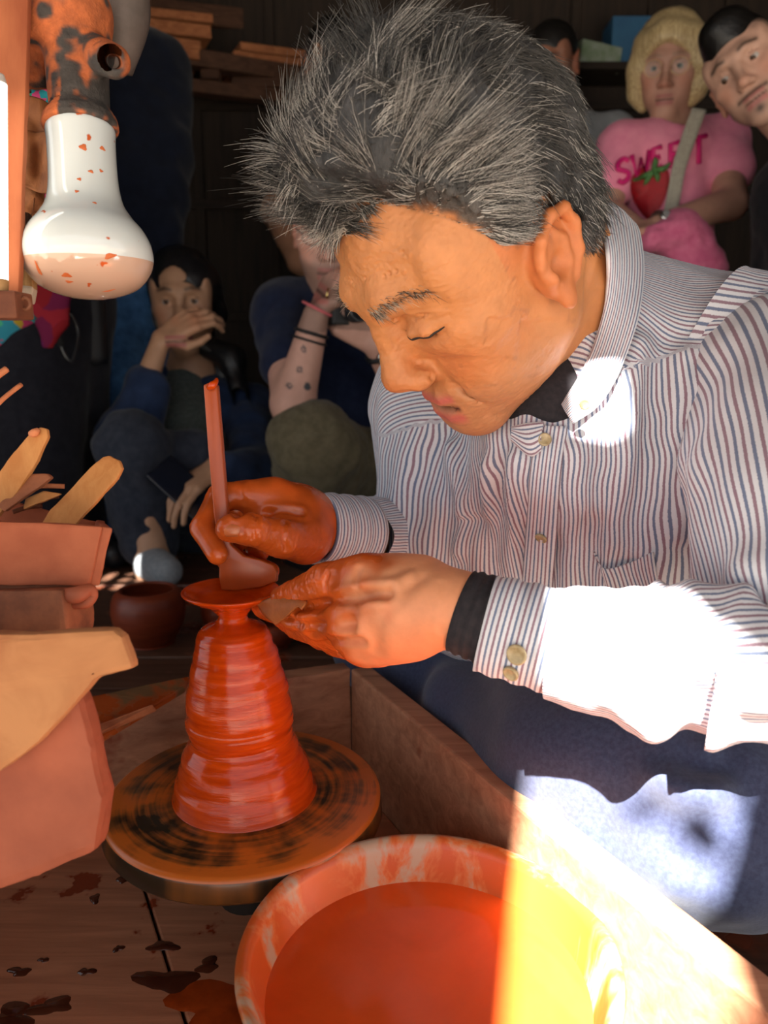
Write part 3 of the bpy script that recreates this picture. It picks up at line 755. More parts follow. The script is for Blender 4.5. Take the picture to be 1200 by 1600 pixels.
potter = thing('person', 'grey-haired potter in a striped shirt leaning over the wheel', 'person', (PEL[0], PEL[1], 0))
BF = Field()
head_ops(BF, HF, old=True, mouth=.0030, eyes='down', ear_s=.86, ear_dy=.014, ear_dz=-.004, ear_w=1.50)
BF.cap(HF(0, -.035, -.01), NECK, .056, .048, 'u', .03)
BF.cap(HF(0, .012, -.070), NECK + FAC*.025, .034, .036, 'u', .03)
BF.cap(NECK, MID - UPW*.05, .044, .055, 'u', .02)
BF.cap(MID + SAX*.10 - UPW*.075, MID - SAX*.10 - UPW*.075, .052, .052, 'u', .05)
BF.chain([LSH, LEL, P(980, 1020, .45), P(815, 988, .467), LWR], [.042, .030, .026, .0205, .0198], 'u', .03, kin=.01)
BF.chain([RSH, REL, RWR], [.042, .032, .0235], 'u', .03, kin=.01)
# right hand, thumb towards the viewer, fingers curled round the wooden rib
rW = [P(*q) for q in ((505, 822, .672), (462, 806, .655), (425, 795, .652))]
BF.chain(rW, [.0245, .0255, .0240], 'u', .012, kin=.012)
BF.cap(P(470, 835, .645), P(435, 830, .640), .021, .019, 'u', .02)
r_fing = {'thumb': ([(480, 848, .632), (440, 842, .606), (396, 829, .590), (357, 826, .586)], [.0165, .0150, .0122, .0103]),
          'index': ([(428, 772, .640), (345, 776, .628), (317, 826, .608), (340, 866, .594)], [.0140, .0112, .0098, .0085]),
          'middle': ([(432, 785, .660), (348, 800, .668), (330, 846, .646), (355, 876, .622)], [.0140, .0112, .0098, .0085]),
          'ring': ([(440, 806, .676), (368, 835, .690), (360, 870, .672), (392, 884, .652)], [.0130, .0105, .0095, .0085]),
          'little': ([(452, 830, .684), (402, 858, .698), (400, 884, .686), (424, 892, .668)], [.0120, .0095, .0085, .0075])}
l_fing = {'thumb': ([(655, 915, .495), (568, 900, .500), (508, 908, .520), (440, 934, .562)], [.0190, .0145, .0122, .0085]),
          'index': ([(560, 952, .515), (496, 964, .535), (452, 960, .560), (410, 950, .588)], [.0155, .0122, .0105, .0080]),
          'middle': ([(565, 985, .520), (502, 986, .548), (466, 978, .575), (440, 965, .598)], [.0150, .0115, .0100, .0080]),
          'ring': ([(580, 1004, .525), (530, 1003, .556), (500, 994, .582), (482, 980, .600)], [.0140, .0108, .0095, .0078]),
          'little': ([(598, 1010, .530), (556, 1010, .560), (532, 1002, .582), (516, 990, .598)], [.0130, .0095, .0085, .0070])}
lW = [P(*q) for q in ((750, 952, .470), (690, 948, .478), (625, 948, .490), (572, 958, .505))]
BF.chain(lW, [.0190, .0215, .0255, .0255], 'u', .010, kin=.014)
BF.cap(P(640, 985, .492), P(575, 1000, .510), .0170, .0170, 'u', .02)
for fg in (r_fing, l_fing):
    for nm, (pts, rr) in fg.items():
        BF.chain([P(*q) for q in pts], rr, 'u', .010 if nm != 'thumb' else .014, kin=.004)
# creases between thumb and hand
BF.chain([P(600, 932, .466), P(540, 936, .478), P(470, 948, .520)], [.0012, .0024, .0016], 's', .006)
lo, hi = bounds([HF(.09, .12, .13), HF(-.09, .12, -.12), HF(-.09, -.1, .13), HF(.09, -.1, -.1), LSH, RSH, LEL, REL, P(300, 780, .6), P(400, 1000, .6)], .06)
M_skin = mat_col('skin', rough=.5, bump=.22, bscale=420, dist=.0006, sss=.12, spec=.42, var=.10, vscale=70, roughattr=True)
def refine(V, F, fm):
    A = F[fm]; keep = F[~fm]; e = np.stack([np.stack([A[:, i], A[:, (i+1) % 4]], 1) for i in range(4)], 1)     # n,4,2
    es = np.sort(e.reshape(-1, 2), 1); key = es[:, 0].astype(np.int64)*len(V) + es[:, 1]; u, inv = np.unique(key, return_inverse=True)
    mid = (V[u//len(V)] + V[u % len(V)])/2; cen = V[A].mean(1); m = len(V) + inv.reshape(-1, 4); c = len(V) + len(u) + np.arange(len(A))
    Q = np.concatenate([np.stack([A[:, i], m[:, i], c, m[:, (i+3) % 4]], 1) for i in range(4)])
    return np.concatenate([V, mid, cen]), np.concatenate([keep, Q])
BV_, BFc_ = BF.mesh(lo, hi, .0021); BV_ = relax(BV_, BFc_, 1)
qf = HF.loc(BV_); fm_ = ((qf[:, 0] < .045) & (qf[:, 0] > -.085) & (qf[:, 1] > .015) & (qf[:, 2] > -.11) & (qf[:, 2] < .095))[BFc_].all(1)
BV_, BFc_ = refine(BV_, BFc_, fm_); qf = HF.loc(BV_); in_face = (qf[:, 0] < .04) & (qf[:, 0] > -.08) & (qf[:, 1] > .02) & (qf[:, 2] > -.105) & (qf[:, 2] < .09)
body = obj('body', BV_, BFc_, M_skin, potter)
bv = verts(body); bn = normals(body)
skin = np.array([.50, .195, .066])
pc = head_cols(HF, bv, skin, (.48, .12, .085), old=True, stubble=((.42, .22, .12), .35), mouth=.0030)
ql = HF.loc(bv)
# forehead furrows, crow's feet: shallow displaced creases
def crease(pts, w_, depth, v):
    q = spline(np.array(pts), 40); dmin = np.min(np.linalg.norm(ql[:, None, :] - q[None], axis=2), axis=1) if False else None
    return q
hm = (np.abs(ql[:, 0]) < .09) & (ql[:, 1] > .02) & (ql[:, 2] > -.1) & (ql[:, 2] < .1)
ix = np.nonzero(hm)[0]; disp = np.zeros(len(ix)); qx = ql[ix]
def arcz(z, seed, x0=-.05, x1=.045):
    t = np.linspace(x0, x1, 26); return np.stack([t, np.interp(np.abs(t), [0, .02, .035, .05], [.0895, .0865, .0785, .064]), z + .0016*np.sin(t*150+seed) + .0010*np.sin(t*310+seed*2) + 1.2*t*t], 1)
furrows = [(arcz(.0525, 0), .0011, .0013), (arcz(.0600, 1.5), .0011, .0011), (arcz(.0680, 3, -.045, .04), .0011, .0009), (arcz(.0760, 4, -.04, .03), .0010, .0006)]
for (a0, b0, dep) in (((-.049, .068, .010), (-.072, .030, .020), .0009), ((-.050, .067, .006), (-.073, .028, .006), .0010), ((-.049, .068, .014), (-.069, .034, .032), .0008), ((-.049, .067, .002), (-.072, .030, -.008), .0009), ((-.048, .068, -.003), (-.068, .034, -.020), .0007), ((-.052, .064, .020), (-.066, .038, .040), .0006)):
    m_ = (np.array(a0)+np.array(b0))/2 + np.array([-.003, .004, -.001]); furrows.append((spline(np.array([a0, m_, b0]), 24), .0010, dep))
for pts, wd, dp in (([(-.018, .086, -.004), (-.032, .084, -.0085), (-.050, .070, -.002)], .0011, .0012), ([(-.020, .084, -.010), (-.036, .080, -.0150), (-.052, .066, -.008)], .0011, .0010),
           ([(-.0165, .1000, -.0245), (-.024, .0930, -.0330), (-.0310, .0870, -.0480), (-.0350, .0790, -.0640)], .0016, .0016), ([(-.032, .082, -.066), (-.034, .075, -.082)], .0014, .0010), ([(-.043, .072, -.040), (-.047, .062, -.066), (-.043, .056, -.088)], .0016, .0008),
           ([(-.006, .0905, .030), (-.0065, .090, .046)], .0010, .0010), ([(.006, .0905, .030), (.0065, .090, .046)], .0010, .0010), ([(-.016, .088, .0225), (-.030, .0900, .0255), (-.050, .074, .0215), (-.060, .056, .014)], .0013, .0016), ([(-.010, .096, .014), (-.011, .0995, .004)], .0010, .0006),
           ([(.017, .099, -.0245), (.029, .088, -.045)], .0016, .0014)):
    furrows.append((spline(np.array(pts), 30), wd, dp))
for q, wd, dp in furrows:
    dm = np.sqrt(((qx[:, None, :]-q[None])**2).sum(2).min(1)); disp -= dp*np.exp(-(dm/wd)**2); disp += .45*dp*np.exp(-((dm-2.2*wd)/wd)**2)
disp += .00020*vnoise(qx*np.array([1, 1, 1.6]), 620, 31) + .00030*vnoise(qx*np.array([1, 1, 2]), 330, 32) + .0004*vnoise(qx, 140, 33)
fade = sstep(.040, .034, qx[:, 0])*sstep(-.083, -.076, qx[:, 0])*sstep(.02, .028, qx[:, 1])*sstep(-.105, -.098, qx[:, 2])*sstep(.092, .084, qx[:, 2])
bv[ix] += bn[ix]*(disp*fade)[:, None]
# knuckle creases on the hands
def near_px(a, b=None):
    return np.sqrt(((bv-a)**2).sum(1))
hand_r = [P(*q) for pts, rr in r_fing.values() for q in pts]; hand_l = [P(*q) for pts, rr in l_fing.values() for q in pts]
dR = np.min([near_px(a) for a in hand_r + rW[2:]], axis=0); dL = np.min([near_px(a) for a in hand_l], axis=0)
for pts, rr in list(r_fing.values()) + list(l_fing.values()):
    for j in (1, 2):
        a, b = P(*pts[j]), P(*pts[j+1]); t = nrm(b-a)
        for o_ in (-.003, 0, .003):
            q = bv - (a + t*o_); al = q @ t; m = (np.abs(al) < .002) & ((q*q).sum(1) < (rr[j]*1.8)**2)
            bv[m] -= bn[m]*(.0005*np.cos(al[m]/.002*np.pi/2))[:, None]
    # thumb and finger nails are parts of the body below
setverts(body, bv); tb_ = bvh(body); cre = []
for ln_, wd_, hg_ in (([(606, 926), (560, 932), (510, 942), (462, 952)], .0034, -.0050), ([(552, 974), (500, 977), (446, 966)], .0030, -.0036), ([(566, 1000), (525, 1000), (486, 990)], .0028, -.0030), ([(560, 890), (556, 905), (560, 918)], .0022, -.0012), ([(512, 898), (508, 910), (512, 922)], .0020, -.0011),
                      ([(468, 802), (420, 802), (372, 806)], .0030, -.0042), ([(430, 872), (400, 868), (372, 862)], .0028, -.0035), ([(446, 815), (442, 838), (448, 858)], .0022, -.0012), ([(400, 806), (396, 828), (400, 848)], .0020, -.0010), ([(380, 752), (376, 768), (382, 784)], .0022, -.0012), ([(690, 912), (694, 945), (688, 985)], .0020, -.0008), ([(655, 905), (600, 960), (590, 1015)], .0040, -.0012), ([(640, 900), (575, 945), (565, 990)], .0035, .0012)):
    pts_ = [hit(tb_, *q)[0] for q in ln_]
    if all(q is not None for q in pts_): cre.append((pts_, wd_, hg_))
bv = folds(bv, normals(body), cre); setverts(body, bv)
nz = vnoise(bv, 60, 3)*.012 + vnoise(bv, 150, 5)*.006
wristR = sstep(.050, .020, dR + nz*1.2 - .010); 
al = (bv - P(560, 950, .51)) @ nrm(P(735, 955, .475)-P(560, 950, .51)); inL = (np.sqrt(((bv-P(560, 960, .52))**2).sum(1)) < .11) & (bv[:, 2] < .38)
wl = sstep(.036, -.006, al + nz*1.6 + .35*(bv[:, 2]-P(600, 930, .5)[2])*-1)*inL
inR = np.sqrt(((bv-P(400, 815, .63))**2).sum(1)) < .09
mud = np.maximum(wristR*inR, wl); mud = np.clip(mud, 0, 1)
mudc = np.array([.50, .085, .012])*(1 + .25*vnoise(bv, 90, 9)[:, None])
handskin = np.array([.62, .26, .125]); anyhand = (inL | inR)
pc[anyhand] = handskin
redl = inL*sstep(.03, -.03, (bv-P(620, 960, .49)) @ CU)*.55
pc = pc*(1-redl[:, None]) + np.array([.66, .17, .06])*redl[:, None]
pc = pc*(1-mud[:, None]) + mudc*mud[:, None]
# scalp: darker under the hair
rg = np.ones(len(bv))*.55; rg = rg*(1-mud) + .24*mud
sx, sy, sz = ql[:, 0], ql[:, 1], ql[:, 2]
def hair_mask(q):
    x, y, z = np.abs(q[:, 0]), q[:, 1], q[:, 2]
    # hairline height as a function of position around the head
    zl = np.where(y > .055, .082 + .010*np.clip(x/.03, 0, 1), np.interp(y, [-.10, -.045, -.026, -.015, -.002, .014, .020, .030, .042, .055], [-.045, -.040, -.020, .030, .030, .012, .020, .046, .070, .092]))
    return z - zl
hmk = hair_mask(ql); isH = (np.abs(sx) < .095) & (sz > -.07) & (sz < .16) & (sy > -.13) & (sy < .11)
earz = (np.abs(sx) > .0735) & (sy < .024) & (sy > -.03) & (sz < .034) & (sz > -.05)
sc_ = sstep(-.004, .006, hmk)*isH*(~earz)
pc = pc*(1-.75*sc_[:, None]) + np.array([.05, .045, .042])*.75*sc_[:, None]
sp = vnoise(bv, 160, 21); age = sstep(.55, .75, sp)*(np.abs(sx) > .035)*isH*(sy > -.01)*(sz < .03)*.28
pc = pc*(1-age[:, None]) + np.array([.22, .09, .045])*age[:, None]
lash_slit = [spline(np.array([(q*.017, .0850, .0075), (q*.027, .0885, .0056), (q*.039, .0850, .0060), (q*.0490, .0740, .0098)]), 30) for q in (-1, 1)]  # lashes and the slit's shade, painted dark into the skin colour
dl = np.full(len(bv), 1.0)
for L_ in lash_slit: dl[ix] = np.minimum(dl[ix], np.sqrt(((qx[:, None, :]-L_[None])**2).sum(2).min(1)))
lm = np.exp(-(dl/.0024)**2)*.95
pc = pc*(1-lm[:, None]) + np.array([.05, .02, .012])*lm[:, None]
setcol(body, np.clip(pc, 0, 1)); setf(body, rg, 'Rough')
# ------------------------------------------------------------------ hair strands (real thin tubes)
def strands(name, roots, dirs, lens, bends, cols, rad, m, parent, seg=5, wave=.0):
    """roots, dirs, bends (N,3); each strand curves from dir towards bend"""
    n = len(roots); t = np.linspace(0, 1, seg+1)
    pts = roots[:, None] + lens[:, None, None]*(t[None, :, None]*dirs[:, None] + (t**2)[None, :, None]*bends[:, None])
    if wave:
        pz = np.cross(dirs, rng.normal(0, 1, (n, 3))); pz /= np.linalg.norm(pz, axis=1)[:, None] + 1e-9
        pts = pts + (lens*rng.uniform(.4, 1.3, n)*wave)[:, None, None]*np.sin(t[None]*rng.uniform(3, 7, (n, 1)) + rng.uniform(0, 6.28, (n, 1)))[..., None]*pz[:, None]*t[None, :, None]
    tg = np.gradient(pts, axis=1); tg /= np.linalg.norm(tg, axis=2)[..., None] + 1e-9
    x = np.cross(tg, np.array([.31, .77, .55])); x /= np.linalg.norm(x, axis=2)[..., None] + 1e-9; y_ = np.cross(tg, x)
    rr = (rad[:, None]*(1-.75*t**2)[None])[..., None]
    ring = [pts + rr*(math.cos(a)*x + math.sin(a)*y_) for a in (0, 2.094, 4.189)]
    V = np.stack(ring, 2).reshape(-1, 3)                  # strand, seg, 3
    base = (np.arange(n)*(seg+1)*3)[:, None, None]; i = (np.arange(seg)*3)[None, :, None]; j = np.arange(3)[None, None]; k = (j+1) % 3
    F = np.stack([base+i+j, base+i+k, base+i+3+k, base+i+3+j], -1).reshape(-1, 4)
    o = obj(name, V, F, m, parent); setcol(o, np.repeat(cols, (seg+1)*3, axis=0)); o['kind'] = 'stuff'; return o
def m_hair(name):
    m, nt, b, N, L = _nt(name); at = N.new('ShaderNodeAttribute'); at.attribute_name = 'Col'; L.new(at.outputs['Color'], b.inputs['Base Color'])
    b.inputs['Roughness'].default_value = .38; _spec(b, .5); return m
M_hair = m_hair('hair')
# cap: the dense mass of hair close to the scalp
bf = np.empty(len(body.data.loops), np.int32); body.data.loops.foreach_get('vertex_index', bf); bf = bf.reshape(-1, 4)
ishair = (hmk > -.001) & isH & (~earz) & (sy < .10)
fk = bf[ishair[bf].all(1)]; used = np.unique(fk); remap = -np.ones(len(bv), int); remap[used] = np.arange(len(used))
cn = normals(body)[used]; cq = ql[used]; top = sstep(.045, .105, cq[:, 2]); fr_ = sstep(.0, .06, cq[:, 1]); bk_ = sstep(-.065, .0, cq[:, 1])
ed = sstep(0, .022, hmk[used])
th = ed*(.003 + .024*top*(.22+.78*bk_) + .003*top*fr_ + .006*sstep(.0, .05, cq[:, 2])) + .002*vnoise(cq, 70, 2)*ed + .008*vnoise(cq, 34, 4)*ed*top*bk_
capV = bv[used] + cn*th[:, None]
hair = obj('hair', capV, remap[fk], mat_col('hair mass', rough=.6, bump=.9, bscale=160, dist=.004, var=.5, vscale=140, stretch=(1, 1, .4)), potter)
hcol = np.array([.030, .029, .029])*(1+.6*sstep(.2, .7, vnoise(cq, 55, 8)))[:, None] + np.array([.10, .08, .06])*(sstep(.01, .05, cq[:, 1])*sstep(.09, .05, cq[:, 2]))[:, None]
em = sstep(.009, .0, hmk[used] + .003*vnoise(cq, 220, 6))[:, None]; setcol(hair, hcol*(1-em) + skin*.8*em)
N_H = 26000
w8 = np.where(hmk[used] > 0, .75 + .6*top + .3*fr_ + 1.6*sstep(.0, .03, cq[:, 1])*sstep(.11, .07, cq[:, 2]), 0); w8 /= w8.sum()
pick = rng.choice(len(used), N_H, p=w8)
q = cq[pick]; nl_ = cn[pick] @ HF.R.T                     # local normals
th_ = th[pick]
guides = rng.choice(len(used), 330); gq = cq[guides]; gv = rng.normal(0, 1, (330, 3)); gl_ = rng.uniform(.75, 1.25, 330)
gi = np.array([np.argmin(((gq-a)**2).sum(1)) for a in q])
x, y, z = q[:, 0], q[:, 1], q[:, 2]; sgn = np.sign(x)
top = sstep(.05, .10, z)*sstep(-.075, -.005, y); frt = sstep(.03, .065, y)*sstep(.055, .085, z); temple = sstep(.0, .035, y)*(1-frt)*sstep(.02, .05, z); side = 1-top
one = lambda a, b, c: np.array([a, b, c])[None]
d = nl_*(.20 + .16*top + .1*frt)[:, None]
d = d + side[:, None]*one(0, -.25, -1.0) + (top*(1-frt))[:, None]*one(0, -.55, .15) + frt[:, None]*one(0, .12, .62) + (frt*np.clip(x/.05, -1, 1))[:, None]*one(.35, 0, 0)
sb = sstep(.0, .012, y)*sstep(.05, .03, z); d = d*(1-sb[:, None]) + sb[:, None]*(nl_*.2 + one(0, -.1, -1.0))
d = d - nl_*((d*nl_).sum(1)*(.95*side+.5*top*(1-frt)))[:, None] + nl_*(.16*side + .20*top)[:, None]
d = d + gv[gi]*(.18 + .30*top + .16*temple)[:, None] + rng.normal(0, .10, (N_H, 3))
d /= np.linalg.norm(d, axis=1)[:, None]
ln = (.0118 + .006*top - .004*frt + .007*temple)*gl_[gi]*rng.uniform(.7, 1.2, N_H); ln *= np.where(sb > .5, .75, 1)
bend = side[:, None]*(one(0, -.15, -.4) - nl_*.25) + (top*(1-frt))[:, None]*(one(0, -.6, -.55)) + frt[:, None]*one(0, .45, -.05) + temple[:, None]*one(0, -.9, .6) + gv[gi][:, [1, 2, 0]]*(.2+.45*top)[:, None] + rng.normal(0, .14, (N_H, 3))
white = np.clip(.07 + .16*frt + .52*temple + .55*sb + .02*top + .20*(vnoise(q, 30, 12)), .04, .9)
isw = rng.uniform(0, 1, N_H) < white
shade = np.where(isw, rng.uniform(.22, .62, N_H), rng.uniform(.012, .07, N_H))
colr = shade[:, None]*np.array([1.0, .93, .84])
rt = HF.o + (q @ HF.R) + (nl_ @ HF.R)*(th_*rng.uniform(.85, 1.03, N_H))[:, None]
hs_ = strands('hair_strands', rt, d @ HF.R, ln, bend @ HF.R, colr, np.where(isw, .00017, .00024)*rng.uniform(.8, 1.2, N_H), M_hair, potter, wave=.10)
# fringe flying out beyond the forehead, and fine wisps along the hairline
fz = np.nonzero((cq[:, 1] > .045) & (hmk[used] < .030) & (hmk[used] > .0) & (cq[:, 0] > -.012))[0]; pk = rng.choice(fz, 900); q = cq[pk]; nn = cn[pk] @ HF.R.T
d = nn*.45 + one(0, .25, .45) + rng.normal(0, .22, (900, 3)) + np.clip(q[:, :1]/.05, -1, 1)*one(.45, 0, 0); d /= np.linalg.norm(d, axis=1)[:, None]
bend = one(.15, .35, -.35) + rng.normal(0, .35, (900, 3)); ln = rng.uniform(.006, .018, 900)
sh_ = np.where(rng.uniform(0, 1, 900) < .65, rng.uniform(.35, .75, 900), rng.uniform(.05, .15, 900))
strands('hair_fringe', HF.o + q @ HF.R + (nn @ HF.R)*.002, d @ HF.R, ln, bend @ HF.R, sh_[:, None]*np.array([1, .92, .8]), np.full(900, .0002), M_hair, potter, seg=8, wave=.12)
# eyebrows
def brow(sd_, n, nm):
    t = rng.uniform(0, 1, n); c = spline(np.array([(sd_*.014, .0935, .036), (sd_*.026, .0955, .0405), (sd_*.040, .0855, .0425), (sd_*.053, .0640, .037)]), 60)[(t*59).astype(int)]
    c = c + rng.normal(0, .0019, (n, 3))*np.array([1, .4, 1])
    W = HF.o + c @ HF.R; tr = body_bvh
    out, nr = [], []
    for a in W:
        h = tr.find_nearest(Vector(a)); out.append(np.array(h[0])); nr.append(np.array(h[1]))
    out, nr = np.array(out), np.array(nr)
    dl_ = one(sd_*.85, -.15, .10) @ HF.R + nr*.25 + rng.normal(0, .22, (n, 3)); bd = (one(sd_*.3, 0, -.55) @ HF.R) + rng.normal(0, .2, (n, 3))
    s_ = np.where(rng.uniform(0, 1, n) < .42, rng.uniform(.35, .6, n), rng.uniform(.02, .10, n))
    strands(nm, out, dl_, rng.uniform(.004, .008, n), bd, s_[:, None]*np.array([1, .80, .60]), np.full(n, .00019), M_hair, potter, seg=5)
body_bvh = bvh(body)
brow(-1, 240, 'eyebrow'); brow(1, 180, 'eyebrow')

# dark line laid on for the lowered lashes and the shade of the lid slit
for sd_ in (-1, 1):
    c = spline(np.array([(sd_*.0165, .0870, .0098), (sd_*.027, .0925, .0086), (sd_*.040, .0890, .0086), (sd_*.0525, .0760, .0108)]), 14); pts = []
    for a in HF.o + c @ HF.R:
        h_ = body_bvh.find_nearest(Vector(a)); pts.append(np.array(h_[0]) + np.array(h_[1])*.0002)
    obj('lash_slit_line', *tube(pts, [.0003] + [.0009]*12 + [.0003], 6), mat_plain('dark lash slit', (.02, .012, .008), .6), potter)
# ------------------------------------------------------------------ the potter's clothes
def mat_stripe(name, per=.0064):
    m, nt, b, N, L = _nt(name); at = N.new('ShaderNodeAttribute'); at.attribute_name = 'u'
    vec = _coord(N, L); nz_ = _noise(N, L, vec, 900, 2, .5)
    def mth(op, *a):
        n = N.new('ShaderNodeMath'); n.operation = op
        for i, q in enumerate(a):
            if isinstance(q, (int, float)): n.inputs[i].default_value = q
            else: L.new(q, n.inputs[i])
        return n.outputs[0]
    f = mth('FRACT', mth('ADD', mth('DIVIDE', at.outputs['Fac'], per), mth('MULTIPLY', mth('SUBTRACT', nz_.outputs['Fac'], .5), .10)))
    r = N.new('ShaderNodeValToRGB'); e = r.color_ramp.elements; wht = (.63, .63, .66, 1); mv = (.26, .165, .205, 1); bl = (.15, .18, .27, 1)
    e[0].position = 0; e[0].color = wht; e[1].position = 1; e[1].color = wht
    for p_, c in ((.12, wht), (.17, mv), (.33, mv), (.38, wht), (.62, wht), (.67, bl), (.83, bl), (.88, wht)): q = e.new(p_); q.color = c
    L.new(f, r.inputs['Fac'])
    st = _noise(N, L, vec, 7, 3, .5); sr = _ramp(N, (1, 1, 1), (1, .72, .60), .58, .72); L.new(st.outputs['Fac'], sr.inputs['Fac'])   # clay dust worn into the cloth
    mx = N.new('ShaderNodeMix'); mx.data_type = 'RGBA'; mx.blend_type = 'MULTIPLY'; mx.inputs[0].default_value = .6; L.new(r.outputs['Color'], mx.inputs[6]); L.new(sr.outputs['Color'], mx.inputs[7])
    L.new(mx.outputs[2], b.inputs['Base Color']); b.inputs['Roughness'].default_value = .85; _spec(b, .15); b.inputs['Sheen Weight'].default_value = .15
    wv = _noise(N, L, vec, 500, 3); _bump(N, L, b, wv.outputs['Fac'], .25, .0006)
    return m
M_shirt = mat_stripe('striped cotton')
M_navy = mat('navy work trousers', (.030, .036, .075), (.045, .055, .105), scale=300, rough=.9, bump=.3, dist=.0008, spec=.15, sheen=.25)
M_inner = mat('dark undershirt', (.012, .010, .013), (.024, .019, .022), scale=200, rough=.9, bump=.3)
M_button = mat('horn button', (.32, .24, .12), (.48, .38, .22), scale=200, rough=.35, bump=0)
SF = Field()
SF.cap(MID + SAX*.118 - UPW*.055, MID - SAX*.118 - UPW*.055, .088, .088)
SF.cap(NECK + UPW*.006 - FAC*.055, LSH - UPW*.018, .070, .070, 'u', .04)
SF.cap(NECK - UPW*.002 - FAC*.050, RSH - UPW*.018, .070, .070, 'u', .04)
SF.cap(MID - UPW*.17 + SAX*.085 + FAC*.012, MID - UPW*.17 - SAX*.085 + FAC*.012, .112, .112, 'u', .08)
SF.cap(PEL + UPW*.12 + SAX*.07, PEL + UPW*.12 - SAX*.07, .125, .125, 'u', .10)
SF.cap(NECK - UPW*.028 - FAC*.02, MID - UPW*.05, .070, .08, 'u', .04)
SF.cap(NECK - UPW*.02 + FAC*.015, NECK - UPW*.10 + FAC*.05, .055, .06, 'u', .05)
lo, hi = bounds([LSH, RSH, PEL, NECK, MID], .17)
SV, SFc = SF.mesh(lo, hi, .0042)
SV = relax(SV, SFc, 3)
shirt = obj('shirt', SV, SFc, M_shirt, potter)
sv = verts(shirt); sn = normals(shirt)
axp = MID - UPW*.05
rel = sv - axp; ang = np.arctan2(rel @ SAX, rel @ FAC)
warp = .006*vnoise(sv*np.array([1, 1, .5]), 16, 3) + .0025*vnoise(sv, 45, 6)
us = ang*.125 + warp
# vertical gathers
sv2 = sv + sn*(.0032*np.sin(ang*26 + 3*vnoise(sv, 9, 4))*(.5+.5*vnoise(sv, 7, 5)) + .006*vnoise(sv*np.array([1, 1, .6]), 14, 7))[:, None]
# yoke over the shoulders: its stripes run along the shoulder
yk = rel @ UPT - .045 - .16*np.clip(rel @ SAX, -.2, .2) + .25*(rel @ FAC) < 0
uy = (rel @ FAC)*.95 - (rel @ UPT)*.55
us = np.where(yk, us, uy)
setverts(shirt, sv2); setf(shirt, us, 'u')
def sleeve(name, pts, rr, twist, seed, parent=None, n=72, seg=150, amp=.006, zones=()):
    pr = spline(np.c_[np.array(pts), np.array(rr)], seg); c, r = pr[:, :3], pr[:, 3]
    t, X, Y = sweep_frames(c, (.2, .1, 1)); a = np.linspace(0, 2*np.pi, n+1); s = np.linspace(0, 1, seg)
    L_ = np.linalg.norm(np.diff(c, axis=0), axis=1).sum()
    A, S = np.meshgrid(a[:-1], s)
    q = np.stack([np.cos(A)*1.2, np.sin(A)*1.2, S*L_*26], -1).reshape(-1, 3)
    q2 = np.stack([np.cos(A)*2.2, np.sin(A)*2.2, S*L_*60], -1).reshape(-1, 3)
    w_ = .35 + sum(g*np.exp(-((S-z_)/wd)**2) for (z_, wd, g) in zones)
    dsp = (amp*(vnoise(q, 1.0, seed)*1.0 + .45*vnoise(q2, 1.0, seed+1))).reshape(A.shape)*w_
    rad = r[:, None] + dsp
    G = c[:, None] + rad[..., None]*(np.cos(A)[..., None]*X[:, None] + np.sin(A)[..., None]*Y[:, None])
    u = (A + twist*S)*.040 + .003*vnoise(q*.7, 1.0, seed+4).reshape(A.shape)
    u = u + 0*S
    idx = np.arange(seg*n).reshape(seg, n)
    F = np.stack([idx[:-1, :], np.roll(idx, -1, 1)[:-1], np.roll(idx, -1, 1)[1:], idx[1:, :]], -1).reshape(-1, 4)
    # duplicate the seam column so the stripes do not smear across it
    G2 = np.concatenate([G, G[:, :1]], 1); u2 = np.concatenate([u, (2*np.pi + twist*S[:, :1])*.040 + (u[:, :1]-(A[:, :1]+twist*S[:, :1])*.040)], 1)
    idx = np.arange(seg*(n+1)).reshape(seg, n+1)
    F = np.stack([idx[:-1, :-1], idx[:-1, 1:], idx[1:, 1:], idx[1:, :-1]], -1).reshape(-1, 4)
    o = obj(name, G2.reshape(-1, 3), F, M_shirt, parent); setf(o, u2.ravel(), 'u'); return o
def cuff(name, a, b, ra, rb, m=M_shirt, parent=None, flare=.0, n=48, th=.003, wob=0.0, flat=1.0):
    t = nrm(b-a); R = frame_z(t, (0, 0, 1)); an = np.linspace(0, 2*np.pi, n+1)[:-1]; s = np.linspace(0, 1, 12)
    rings = []; us_ = []
    for inner in (0, 1):
        for s_ in (s if not inner else s[::-1]):
            r = ra + (rb-ra)*s_ - inner*th + wob*np.sin(3*an+2*s_) + (.0008*math.sin(s_*math.pi*6) if not inner else 0)
            rings.append(a + (b-a)*s_ + r[:, None]*(np.cos(an)[:, None]*R[0] + flat*np.sin(an)[:, None]*R[1])); us_.append(np.full(n, s_*np.linalg.norm(b-a)) + .0012*np.sin(an))
    V = np.concatenate(rings); m_ = len(rings); F = []
    for i in range(m_-1):
        for j in range(n): k = (j+1) % n; F.append((i*n+j, (i+1)*n+j, (i+1)*n+k, i*n+k))
    for j in range(n): k = (j+1) % n; F.append(((m_-1)*n+j, j, k, (m_-1)*n+k))
    o = obj(name, V, F, m, parent); setf(o, np.concatenate(us_), 'u'); return o
lsl = sleeve('sleeve', [LSH - SAX*.045, LSH + SAX*.010 - UPW*.03, (LSH+LEL)/2 + SAX*.012, LEL + SAX*.0, P(1100, 1024, .437), P(980, 1022, .448), P(862, 1004, .462)],
             [.078, .080, .070, .050, .042, .038, .0315], 1.3, 11, shirt, zones=((.55, .12, 1.4), (.75, .12, .8), (.25, .15, .7)), amp=.0095)
